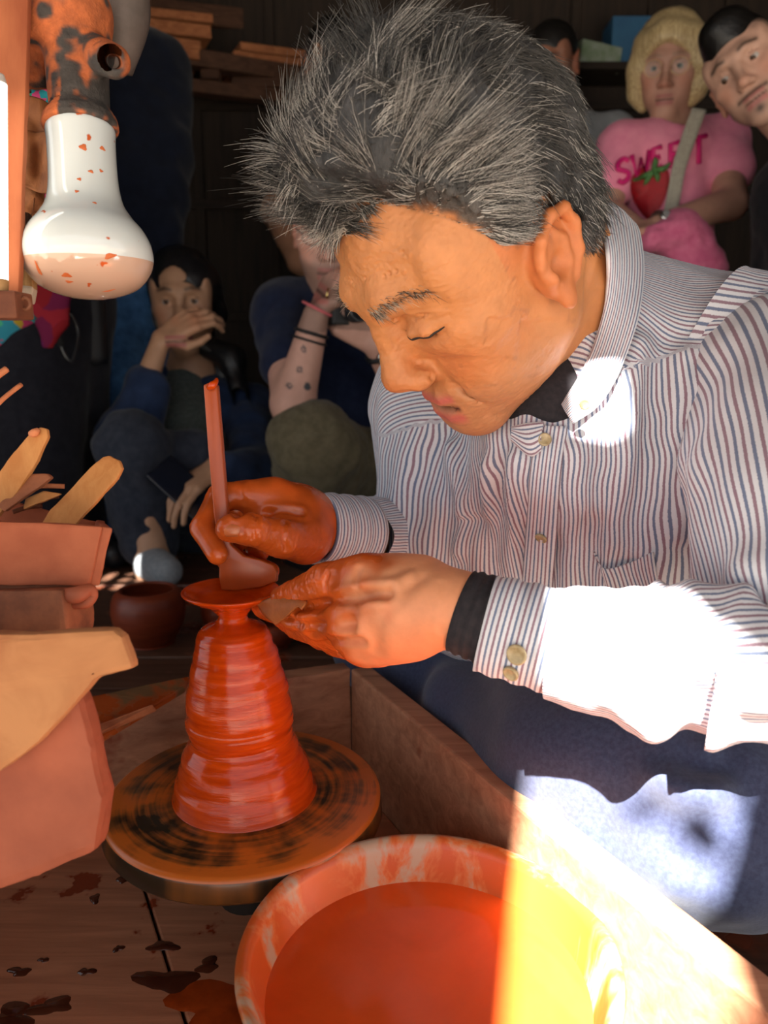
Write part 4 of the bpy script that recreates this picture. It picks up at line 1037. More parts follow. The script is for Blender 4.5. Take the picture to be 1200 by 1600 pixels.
rsl = sleeve('sleeve', [RSH + SAX*.03, RSH - UPW*.02, (RSH+REL)/2 - FAC*.0, REL, P(640, 838, .78), P(560, 832, .70)],
             [.075, .076, .066, .058, .046, .034], .6, 31, shirt, zones=((.5, .16, 1.3), (.8, .15, .9)), amp=.009)
lcf = cuff('cuff', P(868, 1004, .461), P(758, 974, .470), .0318, .0302, parent=shirt, flat=.92, wob=.0006)
cuff('cuff', P(566, 833, .705), P(492, 826, .664), .0335, .0312, parent=shirt, wob=.0006)
us_ = thing_inner = None
ush = cuff('undershirt', P(768, 972, .4695), P(722, 955, .4755), .0272, .0262, M_inner, potter, wob=.0005)
cuff('undershirt_cuff', P(540, 830, .69), P(484, 825, .660), .0292, .0280, M_inner, ush)
# undershirt neckline
UF = Field(); UF.cap(NECK + FAC*.034 - UPW*.032, NECK + FAC*.055 - UPW*.07, .040, .048); 
lo, hi = bounds([NECK, NECK+FAC*.05-UPW*.05], .08)
field_obj('undershirt_neck', UF, lo, hi, .005, M_inner, ush, it=1)
shirt_bvh = bvh(shirt)
fsp = []
for ln_, wd_, hg_ in (([(905, 470), (925, 620), (930, 790)], .008, .005), ([(1000, 540), (985, 700), (958, 850)], .009, .007), ([(1070, 560), (1045, 700), (1000, 860)], .010, .008), ([(762, 730), (748, 850), (764, 930)], .008, .006), ([(802, 720), (800, 850), (806, 930)], .007, .005), ([(705, 700), (722, 800), (716, 860)], .008, .007), ([(900, 700), (905, 800), (890, 920)], .007, .005), ([(1110, 600), (1080, 760), (1030, 900)], .010, .008)):
    pts_ = [hit(shirt_bvh, *q)[0] for q in ln_]
    if all(q is not None for q in pts_): fsp.append((pts_, wd_, hg_))
setverts(shirt, folds(verts(shirt), normals(shirt), fsp)); shirt_bvh = bvh(shirt)
def on_shirt(px, py, off=.002, fb=.58):
    p, n = hit(shirt_bvh, px, py)
    if p is None: return P(px, py, fb), -CF
    if np.dot(n, C0-p) < 0: n = -n
    return p + n*off, n
both_bvh = (shirt_bvh, body_bvh)
def on_neck(px, py, off, fb):
    best = None
    for t_ in both_bvh:
        p, n = hit(t_, px, py)
        if p is not None and (best is None or np.linalg.norm(p-C0) < np.linalg.norm(best[0]-C0)): best = (p, n)
    if best is None: return P(px, py, fb)
    return best[0] + nrm(C0-best[0])*off
# collar leaf round the neck
def sheet(name, rows, m, parent, thick=.002, nu=60, nv=14, uper=None, bulge=0.0):
    cur = [spline(np.array(r), nu) for r in rows]; cur = np.stack(cur)             # k, nu, 3
    G = spline(cur.reshape(len(rows), -1), nv).reshape(nv, nu, 3)
    o = grid_obj(name, G, m, parent, thick)
    arc = np.linalg.norm(np.diff(G, axis=0), axis=2).mean(1); arc = np.r_[0, np.cumsum(arc)]
    al = np.r_[0, np.cumsum(np.linalg.norm(np.diff(G, axis=1), axis=2).mean(0))]
    U_, V_ = np.meshgrid(al, arc); setf(o, (V_ if uper == 'v' else U_).ravel(), 'u'); return o
c_in = [P(890, 352, .760), P(924, 318, .715)] + [on_neck(x, y_, .005, .6) for x, y_ in ((946, 376), (948, 450), (934, 520), (910, 580), (878, 632))]
c_mid = [P(905, 350, .775), P(958, 320, .722)] + [on_neck(x, y_, .010, .6) for x, y_ in ((976, 380), (974, 466), (955, 545), (928, 602), (886, 648))]
c_out = [P(925, 378, .780), P(985, 346, .722)] + [on_neck(x, y_, .0075, .6) for x, y_ in ((1004, 400), (998, 490), (972, 572), (936, 632), (896, 662))]
cl = sheet('collar', [c_in, c_mid, c_out], M_shirt, shirt, .0025, uper='v')
sheet('collar', [[on_neck(x, y_, .006, .62) for x, y_ in ((800, 668), (822, 662), (850, 660))], [on_neck(x, y_, .009, .62) for x, y_ in ((800, 678), (826, 690), (846, 682))], [on_neck(x, y_, .006, .62) for x, y_ in ((800, 688), (828, 712), (846, 704))]], M_shirt, shirt, .0025, uper='v')
# placket with buttons
pl_px = [(862, 668), (853, 740), (848, 820), (842, 900), (838, 955)]
rowsP = []
for off, dx in ((.0015, -24), (.0040, -18), (.0045, 0), (.0040, 18), (.0015, 24)):
    rowsP.append([on_shirt(x+dx, y_, off)[0] for x, y_ in pl_px])
sheet('placket', rowsP, M_shirt, shirt, .0012, uper='v', nu=40, nv=12)
def button(px, py, r, off=.0055, parent=shirt, at_=None):
    p, n = on_shirt(px, py, off) if at_ is None else at_
    o = obj('button', *lathe([(0, .0006), (r*.55, .0006), (r*.7, .0013), (r*.92, .0015), (r, .0008), (r*.95, -.0006), (0, -.0008)], p, n, 20), M_button, parent)
    R = frame_z(n)
    return o
for (x, y_) in ((850, 690), (853, 828)): button(x, y_, .0050, off=.0085)
button(0, 0, .0040, at_=(P(914, 632, .5445), nrm(C0-P(914, 632, .545))))
lcb = bvh(lcf)
for (x, y_, r_) in ((809, 1022, .0062), (800, 1050, .0050)):
    p_, n_ = hit(lcb, x, y_)
    if p_ is not None: n_ = n_ if np.dot(n_, C0-p_) > 0 else -n_; button(0, 0, r_, at_=(p_ + n_*.0012, n_))
# chest pocket
pk = [[on_shirt(x, y_, .003)[0] for x, y_ in r] for r in ([(930, 858), (945, 888), (985, 876), (1020, 862)], [(938, 880), (952, 908), (990, 898), (1025, 886)], [(946, 905), (962, 940), (1000, 930), (1030, 920)])]
sheet('pocket', pk, M_shirt, shirt, .002, nu=40, nv=16)
# ------------------------------------------------------------------ trousers
TF = Field()
LK = P(1120, 1262, .545); RK = P(610, 1010, .90)
TF.ell(PEL + UPW*.02, (.17, .17, .12))
TF.chain([PEL + SAX*.09 + UPW*.0, P(1190, 1180, .64), LK], [.105, .095, .078], 'u', .05, kin=.05)
TF.chain([LK, P(1030, 1260, .60), P(820, 1180, .76), P(690, 1110, .84)], [.076, .068, .058, .050], 'u', .03, kin=.03)
TF.chain([P(760, 1105, .74), P(850, 1140, .66), P(950, 1185, .595), P(1075, 1195, .575)], [.058, .060, .065, .070], 'u', .05, kin=.03)
TF.chain([PEL - SAX*.09, P(760, 1010, .86), RK], [.105, .085, .062], 'u', .05, kin=.03)
TF.chain([RK, P(760, 1110, .84), P(900, 1170, .80)], [.060, .055, .05], 'u', .03)
TF.box(np.array([.3, .7, -.06]), (1, 1, .062), op='s')
lo, hi = bounds([PEL, LK, RK, P(690, 1110, .80)], .13); lo[2] = max(lo[2], -.01)
TV, TFc = TF.mesh(lo, hi, .0046); TV = relax(TV, TFc, 2)
trs = obj('trousers', TV, TFc, M_navy, potter)
tv = verts(trs); tn = normals(trs)
tv = tv + tn*(.010*vnoise(tv, 13, 3) + .005*vnoise(tv*np.array([1, .6, 1]), 30, 5))[:, None]
fold_specs = [([P(990, 1140, .55), P(1030, 1155, .53), P(1100, 1180, .50)], .008, .012), ([P(1000, 1190, .53), P(1060, 1230, .49), P(1120, 1240, .48)], .010, .010), ([P(900, 1150, .62), P(930, 1250, .58), P(960, 1330, .54)], .007, .008),
              ([P(950, 1170, .57), P(1000, 1290, .52), P(1060, 1370, .49)], .012, .007)]
tv = folds(tv, tn, fold_specs); setverts(trs, tv)
# ------------------------------------------------------------------ tools in the hands
M_ribw = mat('clay soaked wooden rib', (.30, .045, .007), (.46, .085, .014), scale=20, rough=.32, bump=.25, stretch=(1, 1, .2), spec=.5)
def flat_tool(name, pts, nvec, th, m, lab, cat, bev=.0012):
    p = np.array([np.asarray(a) for a in pts]); o = obj(name, *prism(p - np.asarray(nvec)*th/2, np.asarray(nvec)*th, bev), m, None, True); tag(o, lab, cat); return o
tn_ = nrm(np.array([-.25, -.95, .15]))
dd = .603
rib = [(320, 602, .596), (331, 597, .596), (341, 602, .596), (349, 700, .598), (357, 800, .601), (362, 850, .604), (382, 868, .606), (408, 874, .609), (428, 882, .612), (434, 894, .613), (433, 908, .614), (410, 917, .614), (372, 922, .612), (348, 922, .609), (344, 900, .606), (345, 870, .604), (336, 800, .601), (327, 700, .598)]
flat_tool('throwing_rib', [P(*q) for q in rib], tn_, .0055, M_ribw, 'long wooden throwing rib pinched in the potter\'s right hand', 'tool')
o = obj('clay_blob', *tube([P(326, 606, .592), P(332, 602, .589), P(337, 597, .590), P(339, 592, .592)], [.0022, .0032, .0022, .0012], 8), M_clay); tag(o, 'curl of wet clay stuck on the tip of the rib', 'clay')
lea = [[P(402, 943, .572), P(414, 962, .566), P(432, 976, .556)], [P(424, 934, .560), P(436, 949, .548), P(448, 964, .540)], [P(450, 929, .545), P(459, 938, .532), P(464, 949, .526)], [P(476, 934, .536), P(480, 941, .524), P(471, 952, .520)]]
lo_ = sheet('leather_strip', lea, mat('wet leather', (.30, .085, .022), (.44, .14, .04), scale=60, rough=.35, bump=.3), None, .0016, nu=20, nv=20)
tag(lo_, 'folded wet leather strip smoothing the dish rim between finger and thumb', 'leather')
# nails
M_nail = mat('clay stained nail', (.42, .10, .03), (.52, .15, .05), scale=100, rough=.3, bump=.05, spec=.5)
def nail(c, n, t, w_, l_, parent):
    n = nrm(n); t = nrm(t - n*np.dot(t, n)); b = np.cross(n, t); G = []
    for i in np.linspace(-1, 1, 9):
        row = []
        for j in np.linspace(-1, 1, 9):
            sh_ = math.sqrt(max(1-.35*i*i*i*i, .2)); row.append(c + t*l_*i + b*w_*j*sh_ - n*(w_*.55*j*j + l_*.12*i*i))
        G.append(row)
    return grid_obj('fingernail', np.array(G), M_nail, parent, .0006)
p_, n_ = hit(body_bvh, 362, 824); 
if p_ is not None: nail(p_ + n_*.0004, n_ + CU*.2, P(340, 826, .585)-P(396, 829, .590), .0062, .0068, body)
# ------------------------------------------------------------------ the onlookers
CAMV = lambda p: nrm(C0 - np.asarray(p))
def hand_ops(F, w, t, pn, s=1.0, curl=(.35, .45, .35), side=1, thumb=(.55, .65, .35), spread=.06):
    """palm + five fingers; w wrist, t pointing direction, pn the way the palm faces, side: +1 thumb along cross(t, pn)"""
    t = nrm(t); pn = nrm(pn - t*np.dot(pn, t)); b = np.cross(t, pn)*side; tips = []
    ks = [.032, .012, -.010, -.030]; ln = [(.042, .025, .021), (.047, .029, .022), (.043, .027, .021), (.034, .021, .018)]; kl = [.092, .095, .091, .082]
    for k, l3, kk in zip(ks, ln, kl):
        a = w + s*(b*k*.45); q = w + s*(t*kk + b*k); F.cap(a, q, .0135*s, .0118*s, 'u', .008)
        d = nrm(t + b*k*spread*20); ang = 0; p = q; pts = [q]
        for l_, c in zip(l3, curl):
            ang += c; v = d*math.cos(ang) + pn*math.sin(ang); p = p + v*l_*s; pts.append(p)
        F.chain(pts, [.0098*s, .0088*s, .0080*s, .0070*s], 'u', .004, kin=.002); tips.append(p)
    a = w + s*(t*.022 + b*.022); q = a + s*.042*nrm(t*.6 + b*.75 + pn*.35); F.cap(a, q, .0150*s, .0115*s, 'u', .012)
    v = nrm(t*thumb[0] + b*thumb[1] + pn*thumb[2]); m_ = q + v*.032*s; e = m_ + nrm(v - b*.35)*.026*s
    F.chain([q, m_, e], [.0112*s, .0100*s, .0082*s], 'u', .005, kin=.003); tips.append(e); return tips
M_bskin = mat_col('onlooker skin', rough=.5, bump=.08, bscale=200, var=.08, vscale=40, spec=.35)
def cloth(name, c1, c2=None, scale=120, rough=.9, bump=.3): return mat(name, c1, c2, scale=scale, rough=rough, bump=bump, dist=.002, spec=.12, sheen=.1)
def eyes_(fr, parent, iris=(.06, .03, .015), gaze=(0, 0)):
    mw = mat_plain('eye white', (.40, .36, .33), .3); mi = mat_plain('iris', iris, .2); s = fr.s
    for q in (-1, 1):
        c = fr(q*.0325, .0738, .0128); R = fr.R
        V, F = lathe([(0, -.0118), (.006, -.0100), (.0100, -.006), (.0118, 0), (.0100, .006), (.006, .0100), (0, .0118)], (0, 0, 0), n=16)
        e = obj('eyeball', V*s + c, F, mw, parent); g = nrm(fr.R[1] + fr.R[0]*gaze[0] + fr.R[2]*gaze[1])
        obj('iris', *lathe([(0, .0012*s), (.0050*s, .0006*s), (.0062*s, -.0006*s)], c + g*.0112*s, g, 16), mi, e)
def hair_field(fr, thick=.010, low=-.045, fringe=None, short=True, cut=((0, .125, -.028), (.066, .090, .108))):
    F = Field(); s = fr.s; R = fr.R
    F.ell(fr(0, -.010, .047), np.array([.0775+thick, .093+thick, .084+thick])*s, R)
    F.cap(fr(0, -.06, .0), fr(0, -.065, low), .055*s, .045*s, 'u', .03*s)
    if fringe: F.ell(fr(*fringe[0]), np.array(fringe[1])*s, R, 'u', .02*s)
    F.ell(fr(*cut[0]), np.array(cut[1])*s, R, 's', .012*s)
    if short: F.box(fr(0, .14, -.05), np.array([.13, .085, .075])*s, R, .02*s, 's', .02*s)
    if short: F.box(fr(0, .03, -.13), np.array([.13, .070, .150])*s, R, .02*s, 's', .01*s)
    F.plane(fr(0, 0, low-.02), -fr.R[2], 'i', .01)
    return F
def build(name, label, base, bodyF, blo, bhi, colf, h=.0042, group='onlookers'):
    t = thing(name, label, 'person', base, group)
    b = field_obj('body', bodyF, blo, bhi, h, M_bskin, t, it=1); v = verts(b); setcol(b, np.clip(colf(v), 0, 1)); return t, b
def wear(name, F, pts, pad, m, parent, h=.006, wr=.006, ws=18, st=(1, 1, 1), it=2):
    lo, hi = bounds(pts, pad); V, Fc = F.mesh(lo, hi, h); V = relax(V, Fc, it); o = obj(name, V, Fc, m, parent)
    if wr:
        v, n = verts(o), normals(o); v = v + n*(wr*vnoise(v*np.array(st), ws, 3) + .4*wr*vnoise(v*np.array(st), ws*2.4, 5))[:, None]; setverts(o, v)
    return o
fair, tan_, olive_s = np.array([.50, .27, .19]), np.array([.42, .21, .125]), np.array([.36, .20, .12])

# ---- woman squatting, hand over her mouth
o = P(287, 476, 1.93); fr = face_frame(o, CAMV(o) + np.array([-.10, 0, -.06]), np.array([-.04, 0, 1]))
F = Field(); head_ops(F, fr, jaw=.98, ears=False)
nb = P(300, 590, 1.98); sl, sr = P(385, 640, 1.98), P(222, 610, 1.96)
F.cap(fr(0, -.02, -.03), nb, .046, .048, 'u', .03); F.cap(nb, nb + np.array([0, .02, -.25]), .07, .10, 'u', .05)
F.chain([sr, P(196, 690, 1.72), P(252, 530, 1.74)], [.040, .034, .021], 'u', .03, kin=.01)
F.chain([sl, P(400, 740, 1.80), P(338, 728, 1.66)], [.040, .034, .022], 'u', .03, kin=.01)
hand_ops(F, P(252, 530, 1.735), P(300, 498, 1.735)-P(252, 530, 1.735), P(290, 530, 1.80)-P(290, 490, 1.735), .90, (.45, .75, .45), side=-1, thumb=(.95, .15, .2))
hand_ops(F, P(338, 728, 1.66), P(305, 752, 1.62)-P(338, 728, 1.66), np.array([0, .2, -1.0]), .92, (.35, .4, .3), side=1)
an = P(232, 800, 1.70)
F.chain([P(225, 720, 1.64), P(236, 850, 1.66), P(238, 888, 1.65)], [.05, .034, .036], 'u', .02); F.cap(P(238, 888, 1.66), P(258, 893, 1.58), .034, .026, 'u', .02)
cf = lambda v: head_cols(fr, v, olive_s*1.12, (.30, .09, .08), brow=((.03, .02, .015), .9))
wa, wab = build('person', 'squatting woman with long black hair covering her mouth with a hand', P(250, 890, 1.7)*np.array([1, 1, 0]), F, *bounds([fr(0, 0, .14), sl, sr, P(196, 690, 1.72), P(400, 740, 1.8), P(258, 900, 1.56), P(225, 720, 1.64)], .07), cf)
eyes_(fr, wab)
HFd = hair_field(fr, .011, -.09, short=False, cut=((.004, .125, -.030), (.060, .095, .100))); s_ = 1
HFd.chain([fr(.068, -.01, .05), fr(.080, -.005, -.04), P(362, 560, 1.92), P(380, 640, 1.89)], [.026, .026, .030, .020], 'u', .03, kin=.03)
HFd.chain([fr(-.066, -.025, .05), fr(-.076, -.035, -.03), P(222, 560, 2.0)], [.024, .022, .02], 'u', .03)
HFd.chain([fr(.05, -.07, .0), P(350, 590, 2.0), P(345, 690, 2.0)], [.05, .045, .03], 'u', .02)
wear('hair', HFd, [fr(0, 0, .13), fr(.09, 0, 0), fr(-.09, 0, 0), P(400, 650, 1.95), P(340, 690, 2.02), P(215, 560, 2.0)], .06, mat('black hair', (.004, .004, .005), (.012, .011, .012), scale=60, rough=.35, bump=.5, stretch=(4, 4, .5), dist=.002, spec=.4), wa, .005, .002)
M_jkt = cloth('navy cotton jacket', (.012, .022, .055), (.02, .036, .085), 30)
J = Field(); J.cap(sr, sl, .062, .062); J.cap(nb + np.array([0, .03, -.10]), P(300, 760, 1.95), .12, .14, 'u', .06)
J.chain([sr, P(196, 690, 1.72), P(232, 606, 1.735)], [.066, .062, .052], 'u', .03, kin=.02)
J.chain([sl, P(404, 742, 1.80), P(355, 735, 1.69)], [.066, .062, .045], 'u', .03, kin=.02)
J.cap(fr(0, -.02, -.08), nb + np.array([0, -.06, -.10]), .042, .05, 's', .01)
jk = wear('jacket', J, [sr, sl, P(196, 690, 1.72), P(404, 742, 1.8), P(300, 760, 1.95), P(232, 600, 1.73)], .16, M_jkt, wa, .007, .010, 14)
T_ = Field(); T_.cap(nb + np.array([-.01, -.04, -.02]), P(296, 700, 1.86), .055, .09)
wear('blouse', T_, [nb, P(296, 700, 1.86)], .11, cloth('grey green blouse', (.06, .075, .07), (.10, .12, .11)), wa, .007, .004)
L_ = Field(); M_gp = cloth('charcoal trousers', (.018, .022, .034), (.03, .035, .05), 60)
L_.chain([P(330, 830, 1.98), P(206, 700, 1.63), P(228, 790, 1.68), P(236, 845, 1.69)], [.11, .072, .070, .062], 'u', .04, kin=.03)
L_.chain([P(340, 830, 2.0), P(300, 715, 1.72), P(350, 800, 1.85)], [.11, .062, .06], 'u', .04, kin=.03)
wear('trousers', L_, [P(330, 830, 1.98), P(206, 690, 1.6), P(236, 850, 1.69), P(310, 715, 1.7)], .12, M_gp, wa, .007, .007)
S_ = Field(); S_.cap(P(240, 884, 1.645), P(262, 893, 1.565), .042, .031, 'u'); S_.box(np.array([0, 1.6, -.05]), (2, 2, .052), op='s')
wear('sock', S_, [P(238, 886, 1.65), P(260, 895, 1.57)], .05, cloth('pale grey sock', (.20, .22, .24), (.28, .30, .32)), wa, .005, .001)
ph = obj('smartphone', *box(P(287, 764, 1.60), (.072, .036, .004), frame_z(CAMV(P(287, 764, 1.6)) + np.array([.2, 0, .5]), P(310, 790, 1.6)-P(262, 745, 1.6)), bev=.003), mat_plain('dark phone glass', (.008, .010, .018), .15)); tag(ph, 'dark smartphone held low in the squatting woman\'s hand', 'phone')

# ---- man in navy t-shirt squatting with a camera
o = P(520, 366, 1.76); fr = face_frame(o, CAMV(o) + np.array([-.12, 0, -.20]), np.array([.05, 0, 1]), 1.03)
F = Field(); head_ops(F, fr, jaw=1.05)
nb = P(540, 450, 1.86); sR, sL = P(445, 492, 1.80), P(632, 492, 1.90)
eR, wR = P(458, 632, 1.62), P(494, 492, 1.58); eL, wL = P(640, 625, 1.72), P(588, 538, 1.62)
F.cap(fr(0, -.02, -.04), nb, .056, .062, 'u', .03); F.cap(sR, sL, .06, .06, 'u', .05); F.cap(nb + np.array([0, 0, -.08]), P(540, 640, 1.9), .09, .10, 'u', .05)
F.chain([sR, eR, wR], [.052, .046, .027], 'u', .03, kin=.015); F.chain([sL, eL, wL], [.052, .046, .027], 'u', .03, kin=.015)
hand_ops(F, wR, P(512, 455, 1.585)-wR, P(540, 470, 1.62)-P(494, 470, 1.58), 1.0, (.45, .85, .6), side=-1)
hand_ops(F, wL, P(552, 510, 1.60)-wL, P(540, 480, 1.66)-P(560, 520, 1.60), 1.0, (.6, .9, .6), side=-1)
mb_skin = np.array([.48, .27, .21])
def cf(v):
    c = head_cols(fr, v, mb_skin, (.35, .12, .10), stubble=((.13, .085, .065), .6), brow=((.06, .04, .03), .8))
    for (px, py, d, r) in ((480, 604, 1.60, .0075), (452, 603, 1.60, .006), (468, 578, 1.60, .006), (474, 545, 1.59, .006)):      # tattoos on the forearm
        a = P(px, py, d); dd_ = np.linalg.norm((v-a) - np.outer((v-a) @ CAMV(a), CAMV(a)), axis=1); near = np.linalg.norm(v-a, axis=1) < .07
        if px == 480: m = (dd_ < r)*near
        else: m = (np.abs(dd_-r*.75) < .0022)*near*.8
        c = c*(1-m[:, None]) + np.array([.03, .035, .045])*m[:, None]
    a, b = P(600, 565, 1.64), eL; t = np.clip((v-a) @ (b-a)/((b-a) @ (b-a)), 0, 1); dd_ = np.linalg.norm(v - a - t[:, None]*(b-a), axis=1)
    m = (dd_ < .062)*(t > .02)*(t < .75)*sstep(-.15, .15, vnoise(v, 75, 4))*.72; c = c*(1-m[:, None]) + np.array([.06, .065, .07])*m[:, None]
    return c
mb, mbb = build('person', 'squatting man in navy t-shirt aiming a small camera', P(500, 900, 1.75)*np.array([1, 1, 0]), F, *bounds([fr(0, 0, .14), sR, sL, eR, wR, eL, wL, fr(0, -.1, 0), P(500, 440, 1.58), P(540, 640, 1.9)], .07), cf, h=.004)
eyes_(fr, mbb)
wear('hair', hair_field(fr, .008), [fr(0, 0, .06)], .14, mat('dark brown hair', (.012, .009, .007), (.03, .022, .016), scale=80, rough=.5, bump=.5, dist=.002), mb, .005, .002)
gl2 = mat_plain('black spectacle frame', (.01, .01, .012), .3); gls = mat_plain('spectacle lens', (.75, .85, .80), .05, alpha=.10)
def glasses(fr, parent, m, r=.021, asp=.82, thick=.0014, lens=None):
    g = None
    for q in (-1, 1):
        c = np.array([q*.0335, .0965, .012]); a = np.linspace(0, 2*np.pi, 24, endpoint=False)
        pts = [fr(*(c + np.array([r*math.cos(t), -.18*abs(r*math.cos(t)*.5), r*asp*math.sin(t)]))) for t in a]
        V, Fc = tube(pts + [pts[0]], thick, 6, seg=49, caps=False)
        if g is None: g = obj('glasses', V, Fc, m, parent); 
        else: obj('rim', V, Fc, m, g)
        n = fr.R[1]; V, Fc = lathe([(0, .0), (r*.96, 0)], (0, 0, 0), n=24); V = V*np.array([1, asp, 1]); 
        obj('lens', fr(*c) + V[:, :1]*fr.R[0] + V[:, 1:2]*fr.R[2] + (V[:, :1]*0 - .001)*n, Fc, lens or gls, g)
        obj('temple_arm', *tube([fr(q*.054, .093, .016), fr(q*.074, .05, .018), fr(q*.081, -.004, .016)], thick, 6), m, g)
    obj('bridge', *tube([fr(-.013, .0965, .015), fr(0, .0985, .018), fr(.013, .0965, .015)], thick, 6), m, g)
glasses(fr, mb, gl2)
M_nt = cloth('navy t-shirt', (.008, .012, .032), (.012, .018, .044), 60)
J = Field(); J.cap(sR, sL, .078, .078); J.cap(nb + np.array([0, .02, -.09]), P(540, 640, 1.9), .135, .145, 'u', .06)
J.cap(sR, sR + (eR-sR)*.55, .072, .064, 'u', .03); J.cap(sL, sL + (eL-sL)*.55, .072, .064, 'u', .03)
J.cap(fr(0, -.03, -.05), nb + np.array([0, -.05, .03]), .060, .062, 's', .01)
wear('t_shirt', J, [sR, sL, P(540, 640, 1.9), sR+(eR-sR)*.5, sL+(eL-sL)*.5], .17, M_nt, mb, .007, .007, 14)
L_ = Field(); M_ol = cloth('olive cotton trousers', (.085, .072, .042), (.13, .11, .068), 50)
L_.chain([P(560, 740, 2.0), P(492, 700, 1.62), P(500, 800, 1.82)], [.12, .090, .085], 'u', .05, kin=.04)
L_.chain([P(580, 740, 2.0), P(660, 690, 1.75), P(640, 790, 1.9)], [.12, .080, .075], 'u', .05, kin=.04)
wear('trousers', L_, [P(560, 740, 2.0), P(492, 690, 1.6), P(500, 800, 1.82), P(660, 690, 1.75)], .14, M_ol, mb, .007, .009, 16)
obj('shoe', *tube([P(470, 868, 1.78), P(490, 872, 1.72), P(520, 876, 1.64)], [.045, .042, .03], 12), mat_plain('black shoe', (.012, .012, .014), .5), mb)
def wristband(name, c, axis, R_, r, m, parent=None): return obj(name, *tube([c + R_*(math.cos(a)*frame_z(axis)[0] + math.sin(a)*frame_z(axis)[1]) for a in np.linspace(0, 2*np.pi, 25)], r, 6, seg=49, caps=False), m, parent)
fa = nrm(wR-eR); black_b = mat_plain('black rubber band', (.008, .008, .009), .5)
wristband('bracelet', eR + fa*np.linalg.norm(wR-eR)*.80, fa, .034, .0035, black_b, mb); wristband('bracelet', eR + fa*np.linalg.norm(wR-eR)*.72, fa, .0355, .0025, black_b, mb)
wristband('pink_band', wR + fa*.012, fa + np.array([.3, 0, .2]), .033, .003, mat_plain('pink cord', (.55, .12, .14), .6), mb)
wristband('ring', P(512, 460, 1.555), P(540, 462, 1.56)-P(505, 458, 1.56), .0115, .002, mat_plain('gold ring', (.75, .55, .22), .25, metal=1), mb)
wt = thing('wristwatch', 'round steel watch with pale dial on the camera man\'s wrist', 'watch', wL)
ax = nrm(wL-eL); wn = nrm(CAMV(wL) - ax*np.dot(CAMV(wL), ax))
wristband('strap', wL - ax*.02, ax, .031, .006, black_b, wt)
obj('case', *lathe([(0, .006), (.013, .006), (.016, .004), (.0165, -.002)], wL - ax*.02 + wn*.034, wn, 24), mat_plain('steel', (.5, .5, .48), .25, metal=1), wt)
obj('dial', *lathe([(0, .0065), (.0125, .0065)], wL - ax*.02 + wn*.034, wn, 24), mat_plain('pale dial', (.4, .4, .38), .4), wt)
cm = thing('compact_camera', 'small black compact camera held at the crouching man\'s chest', 'camera', P(548, 486, 1.60))
Rc = frame_z(CAMV(P(548, 486, 1.6)) + np.array([.5, 0, .1]), (1, .3, 0))
obj('body', *box(P(548, 486, 1.60), (.050, .030, .016), np.array([Rc[0], Rc[1], Rc[2]]), bev=.005), black_b, cm, False)
obj('lens', *lathe([(.022, 0), (.022, .03), (.018, .032), (.016, .026), (0, .024)], P(552, 488, 1.585), Rc[2], 24), mat_plain('lens barrel', (.02, .02, .022), .2), cm)
obj('grip', *box(P(520, 486, 1.59), (.008, .024, .02), Rc, bev=.004), black_b, cm, False)

# ---- man in black standing behind him
o = P(520, 108, 2.35); fr = face_frame(o, CAMV(o) + np.array([.25, 0, -.25]), np.array([0, 0, 1]))
F = Field(); head_ops(F, fr); nb = P(535, 215, 2.42); sR, sL = P(462, 238, 2.40), P(640, 238, 2.44)
F.cap(fr(0, -.02, -.04), nb, .056, .06, 'u', .03); F.cap(sR, sL, .06, .06, 'u', .05)
F.chain([sR, P(432, 330, 2.36), P(470, 408, 2.22), P(500, 430, 2.15)], [.055, .046, .038, .03], 'u', .03, kin=.015); hand_ops(F, P(500, 430, 2.15), np.array([1., -.4, -.2]), np.array([0, 0, -1.]), 1)
F.cap(nb + np.array([0, 0, -.1]), nb + np.array([0, 0, -.45]), .085, .085, 'u', .05)
cf = lambda v: head_cols(fr, v, tan_*.8, (.25, .09, .07), brow=((.02, .015, .01), .8))
mc, mcb = build('person', 'man in black t-shirt standing behind the camera man, half hidden by the potter\'s hair', np.array([nb[0], nb[1], 0]), F, *bounds([fr(0, 0, .14), sR, sL, P(432, 330, 2.36), P(520, 440, 2.1), nb + np.array([0, 0, -.45])], .08), cf, h=.005)
wear('hair', hair_field(fr, .008), [fr(0, 0, .06)], .14, mat('short dark hair', (.006, .005, .005), (.015, .012, .01), scale=80, rough=.5, bump=.5), mc, .006, .002)
M_blk = cloth('black cotton', (.006, .006, .008), (.012, .012, .015), 60)
J = Field(); J.cap(sR, sL, .075, .075); J.cap(nb + np.array([0, .02, -.09]), nb + np.array([0, .02, -.6]), .13, .14, 'u', .06); J.cap(sR, P(440, 296, 2.375), .074, .064, 'u', .03)
wear('t_shirt', J, [sR, sL, nb + np.array([0, 0, -.6]), P(440, 296, 2.37)], .15, M_blk, mc, .008, .006, 14)
J = Field(); zb = nb + np.array([0, .02, -.6]); J.cap(zb + np.array([-.09, 0, 0]), np.array([zb[0]-.10, zb[1], .08]), .09, .065); J.cap(zb + np.array([.09, 0, 0]), np.array([zb[0]+.10, zb[1], .08]), .09, .065, 'u', .04); 
wear('trousers', J, [zb, np.array([zb[0], zb[1], .05])], .22, M_blk, mc, .01, .004)

